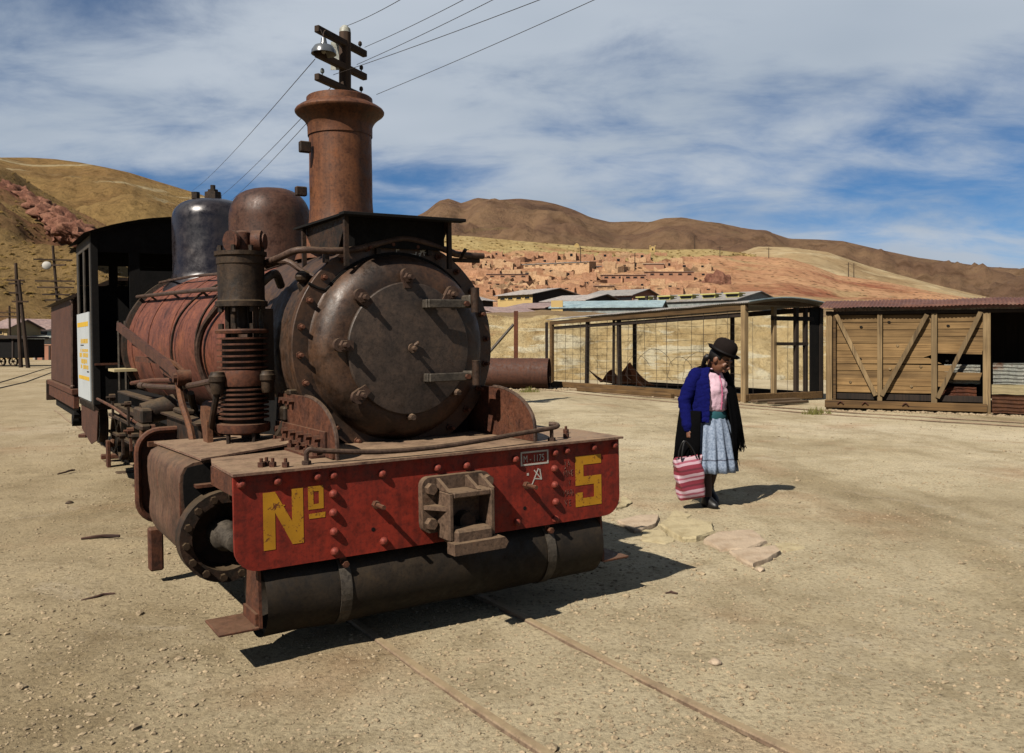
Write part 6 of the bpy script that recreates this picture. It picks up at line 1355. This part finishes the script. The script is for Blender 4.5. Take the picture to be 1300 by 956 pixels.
# small square tower on the crest, crag on the red slope
X, Y, z = hillside_h(828, .97); o = MB().box(-1.6,1.6,-1.6,1.6,-2,2.2,bev=.1).box(-1.9,-1.2,-1.9,-1.2,2.2,2.7).box(1.2,1.9,-1.9,-1.2,2.2,2.7).link('watch_tower', M['plaster_yellow'], None, loc=(X, Y, z+.5)); o.scale = (.55,.55,.7); tag(o, 'tiny square yellow tower standing on the grassy crest', 'tower')
MB().box(-.4,.4,-1.66,-1.61,.3,1.3).link('tower_opening', M['glassdark'], o)
X, Y, z = hillside_h(732, .97); o = MB().box(-1.3,1.3,-1.3,1.3,-2,1.5,bev=.1).prism([(-1.4,1.5),(1.4,1.5),(0,2.3)], XZ, -1.4, 1.4).link('crest_hut', M['plaster_yellow'], None, loc=(X, Y, z+.4)); o.scale = (.55,.55,.6); tag(o, 'tiny pale hut on the crest left of the yellow tower', 'hut')
M['crag'] = hill_mat('dark_red_rock', [(112,76,62), (156,108,90), (176,128,106), (136,94,78)], .4, None, bump=1.0, bd=.5)
X, Y, z = on_slope(912, 365); b = MB(); q = bmesh.new(); bmesh.ops.create_icosphere(q, subdivisions=4, radius=1.0)
for v in q.verts:
    n_ = v.co.copy(); k = 1+.45*noise.fractal(n_*1.6, 1.0, 2.2, 5); v.co = Vector((n_.x*3.1*k, n_.y*2.6*k, n_.z*4.0*k-1.6-n_.x*.9))
b.add(q); o = b.link('rock_crag', M['crag'], None, sharp=25, loc=(X, Y-1, z+.6)); tag(o, 'dark red rock crag at the edge of the ruined terraces', 'rock')
# red rock outcrop band on the near left slope
OUT = [(6,240,3.2),(20,246,3.6),(34,256,4.0),(30,270,2.6),(48,264,3.4),(60,276,4.2),(72,284,3.6),(66,294,2.6),(84,290,3.6),(95,300,3.4),(104,308,2.6)]
for k, (px, py, r_) in enumerate(OUT):
    Y = 262-11*k; c = at(px, py, Y); b = MB(); q = bmesh.new(); bmesh.ops.create_icosphere(q, subdivisions=4, radius=1.0)
    for v in q.verts:
        n_ = v.co.copy(); kk = .78+.5*noise.fractal(Vector((n_.x*2.6, n_.y*2.2, n_.z*1.1))+Vector((k*5, 0, 0)), 1.0, 2.2, 6); v.co = Vector((n_.x*r_*1.35*kk, n_.y*r_*1.6*kk, n_.z*r_*.85*kk-n_.x*r_*.6))
    b.add(q); o = b.link('rock_outcrop', M['crag'], None, sharp=75, loc=(c.x, c.y+4, c.z)); tag(o, '%s red rock outcrop from the left in the cliff band on the left slope' % ['first','second','third','fourth','fifth','sixth','seventh','eighth','ninth','tenth','eleventh'][sorted(range(len(OUT)), key=lambda i: OUT[i][0]).index(k)], 'rock', 'red outcrops on the left slope')
# --- left side of the yard
house('tin_barn', 'mauve roofed barn with grey tin walls at the far left', 14, 66, 430, 418, 405, 92, 9, 'tinwall', 'mauveroof', (.75,.9), skew=2, gable_wall='tinwall')
house('white_cottage', 'small cream gabled cottage at the left picture edge', -12, 9, 432, 416, 406, 84, 6, 'plaster_cream', 'mauveroof', (.5,), skew=0)
house('cream_building', 'cream flat building behind the leaning poles', 14, 43, 456, 430, 428, 84, 5, 'plaster_cream', 'tinpale', (.75,), roof_kind='mono')
house('kiosk', 'white kiosk with round sign above the brick wall', 42, 55, 444, 430, 428, 83, 4, 'plaster_white', 'tinpale', (.5,), roof_kind='mono', ww=.6)
house('tin_shed', 'blue tin shed with dark windows behind the brick wall', 60, 84, 446, 420, 415, 86, 6, 'tinblue', 'darkwood', (.2,.5,.8), roof_kind='mono', ww=1.1, wh=.8)
q0, q1 = at(44, 457, 80), at(90, 457, 79); wl = frame(empty('brick_wall'), q0.x, q0.y, q1.x-q0.x, q1.y-q0.y); tag(wl, 'pinkish yard wall with dark piers behind the tender', 'wall')
Lw = (q1-q0).length; MB().box(0,Lw,0,.3,-.2,1.35).link('wall_panel', M['brickpink'], wl); MB().box(-.05,Lw+.05,-.06,.36,1.352,1.44).link('coping', M['plaster_pink'], wl)
for x in (.1,.9,1.6,2.4,3.1): MB().box(x,x+.16,-.08,-.002,-.1,1.35).link('pier', M['darkwood'], wl)
dw = empty('dark_wagon', at(-20, 466, 56)); dw.location.z = 0; tag(dw, 'dark railway wagon at the left picture edge', 'wagon')
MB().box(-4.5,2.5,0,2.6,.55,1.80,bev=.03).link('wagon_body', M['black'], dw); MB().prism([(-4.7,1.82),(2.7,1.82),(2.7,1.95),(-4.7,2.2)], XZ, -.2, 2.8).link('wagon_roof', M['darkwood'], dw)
for x in (-2.6,-1.5,.9,1.7): wheel('wagon_wheel', .30, 6, 0, 0, .33, dw).location = (x, .3, .33); 
for c in dw.children:
    if c.name.startswith('wagon_wheel'): c.rotation_euler = (0, 0, PI/2)
for x in (-3.2,-1.2,.6,1.8): MB().box(x,x+.10,-.06,-.002,.55,1.78).link('wagon_post', M['darkwood'], dw)
lt = empty('yard_track', (0,0,0)); tag(lt, 'curving yard track at the left leading to the far buildings', 'railway track')
cl_ = [gnd0(-60,498).to_2d(), gnd0(0,486).to_2d(), gnd0(30,477).to_2d(), gnd0(52,470).to_2d(), gnd0(66,466.5).to_2d(), gnd0(80,465.5).to_2d(), gnd0(130,465).to_2d()]
rail_obj('rail', offs(dens(cl_, 5), .0), M['darkwood'], lt); rail_obj('rail', offs(dens(cl_, 5), -.85), M['darkwood'], lt)
# --- poles
M['pole'] = wood('telegraph_pole_wood', (74,56,42), (40,30,24), 'Z', .6)
M['arm'] = wood('cross_arm_wood', (78,58,42), (44,33,25), 'X', .8)
M['insul'] = plain('glass_insulator', (120,126,124), .2, .1, 3)
M['lampshade'] = plain('enamel_lampshade', (96,100,104), .25, .15, 4, spec=.6)
M['lampin'] = plain('lampshade_inside', (168,162,148), .6, .1, 4)
pz = 17.2; pb = at(438, 437, pz); tp = empty('telegraph_pole', (pb.x, pb.y, 0)); tag(tp, 'tall wooden telegraph pole with three cross arms behind the chimney', 'telegraph pole')
ztop = CAMH+(HOR-34)/F_PX*pz
MB().cyl((0,0,-.5),(0,0,ztop-.12),.15,.118,seg=16).link('pole', M['pole'], tp); MB().lathe([(.118,ztop-.12),(.105,ztop-.04),(.05,ztop+.02),(0,ztop+.03)], (0,0,0), (0,0,1), 16).link('pole_cap', M['tinpale'], tp)
adir = Vector((.42, .91, 0)).normalized(); rzA = math.atan2(adir.y, adir.x)
def zpx(py, Y): return CAMH+(HOR-py)/F_PX*Y
arms = []
for py in (57, 87, 115):
    z = zpx(py, pz); A_ = MB().box(-.80,.80,-.055,.055,-.065,.065,bev=.012).link('cross_arm', M['arm'], tp, loc=(-.03,-.17 if py != 87 else -.16,z), rot=(0,0,rzA)); arms.append((A_, z))
    for x in (-.62,.66) if py != 57 else (.62,): MB().cyl((x,0,.065),(x,0,.13),.012,seg=6).lathe([(.03,.12),(.04,.14),(.035,.19),(.015,.21),(0,.212)], (x,0,0), (0,0,1), 12).link('insulator', M['insul'] if x < 0 else M['iron'], A_)
lm = at(411, 62, pz-.9); o = empty('pole_lamp', lm); tag(o, 'enamel cone lamp hanging from the telegraph pole arm', 'lamp')
MB().lathe([(.235,-.10),(.225,-.03),(.17,.05),(.07,.085),(.06,.12),(.045,.20),(0,.205)], (0,0,0), (0,0,1), 32).link('lamp_shade', M['lampshade'], o)
MB().lathe([(.230,-.10),(.16,.04),(.06,.07),(0,.07)], (0,0,0), (0,0,1), 32).link('shade_lining', M['lampin'], o); MB().sphere((0,0,-.03),.05,(1,1,1.3),12).link('bulb', M['lampin'], o)
MB().tube([(0,0,.20),(.0,.0,.30),(.05,.1,.36),(.24,.55,.20)], .012, 6, 4).link('lamp_bracket', M['iron'], o); MB().tube([(0,0,.2),(-.02,0,.27),(-.06,0,.36)], .010, 6, 2).link('lamp_wire', M['iron'], o)
sb = MB().box(-.16,.0,-.14,-.125,0,.55).link('sign_board', M['tinpale'], tp, loc=(-.07,-.12,zpx(76, pz)-.28))
# leaning poles and the far pole at the left
def far_pole(label, px0, py0, px1, py1, Y, r, arms_=(), disc=None):
    a, c = at(px0, py0, Y), at(px1, py1, Y); a.z = max(a.z, 0) if py0 < 470 else 0; e = empty('utility_pole', (c.x, c.y, 0)); tag(e, label, 'utility pole'); d = Vector((a.x-c.x, 0, a.z))
    MB().cyl((0,0,-.4), d, r, r*.7, seg=10).link('pole', M['pole'], e)
    for py, l_, rt in arms_:
        t = (zpx(py, Y))/a.z; p = d*t; MB().box(-l_/2,l_/2,-.06,.06,-.05,.05).link('cross_arm', M['arm'], e, loc=(p.x, -.12, p.z), rot=(0, 0, rt))
    if disc:
        z = zpx(disc[1], Y); x = at(disc[0], 437, Y).x-c.x; MB().lathe([(.30,-.12),(.28,0),(.15,.09),(0,.11)], (x,-.3,z), (.3,-.9,.25), 20).link('lamp_dish', M['plaster_white'], e)
    return e
far_pole('taller of the two leaning poles at the far left', 20, 334, 27, 467, 54, .13, ((356,1.0,.2),(360,.8,.2),(372,.8,.2)))
far_pole('shorter of the two leaning poles at the far left', 24, 356, 36.5, 468, 53, .13, ((383,.9,.2),))
far_pole('pole with many cross arms and white lamp dish beside the tender', 67, 312, 80, 440, 60, .12, ((330,2.4,.3),(337,2.0,-.25),(357,2.6,.1),(365,2.4,.1),(374,1.8,.1),(381,1.5,.1)), (62,337))
far_pole('small pole with cross arms before the mauve roofed barn', 12, 388, 13, 440, 80, .12, ((397,2.2,.1),(402,2.2,.1)))
for px, py, h_, lb in ((882,317,20,'thin pole on the grassy crest above the ruins'),(914,326,14,'thin pole at the right end of the ruin terraces'),(806,345,24,'thin pole among the ruins left of the pink row'),(737,335,22,'thin pole at the right end of the blue roofed row'),(1077,350,18,'thin pole pair on the pale hill, left one'),(1084,350,18,'thin pole pair on the pale hill, right one'),(976,328,14,'thin pole on the crest of the red slope')):
    X, Y, z = on_slope(px, py); o = MB().cyl((0,0,-1.5),(0,0,h_*Y/F_PX),.16,.11,seg=6).link('thin_pole', M['pole'], None, loc=(X, Y, z)); MB().box(-.9,.9,-.06,.06,h_*Y/F_PX-.7,h_*Y/F_PX-.55).link('cross_arm', M['arm'], o); tag(o, lb, 'utility pole')
# --- overhead wires
def wire(label, pts, r=.0055):
    o = MB().tube(pts, r, 5, 6).link('overhead_wire', M['wire']); tag(o, label, 'wire', 'overhead wires')
def w2(p, q, sag): 
    return [p*(1-t)+q*t+Vector((0,0,-sag*4*t*(1-t))) for t in (0,.2,.4,.6,.8,1)]
ends = [((440,33),(500,0),17.2,'overhead wire running up from the very top of the pole'),((463,60),(580,0),17.8,'upper overhead wire running right from the top cross arm'),((453,82),(617,0),17.5,'overhead wire running right from the middle arm insulator'),((423,95),(673,0),16.5,'overhead wire crossing the pole to the upper right'),((478,120),(745,0),17.8,'lowest overhead wire running right from the bottom arm')]
for (a, c, Y, lb) in ends:
    p = at(*a, Y); q = at(c[0]+(c[0]-a[0])*1.2, c[1]+(c[1]-a[1])*1.2, Y*.55); wire(lb, w2(p, q, .05))
for (a, c, lb) in (((400,75),(243,243),'overhead wire running down left from the lamp towards the hills'),((423,108),(262,262),'upper of two close wires running down left behind the chimney'),((430,112),(275,268),'lower of two close wires running down left behind the chimney')):
    wire(lb, w2(at(*a, 17), at(*c, 70), .25), .008)
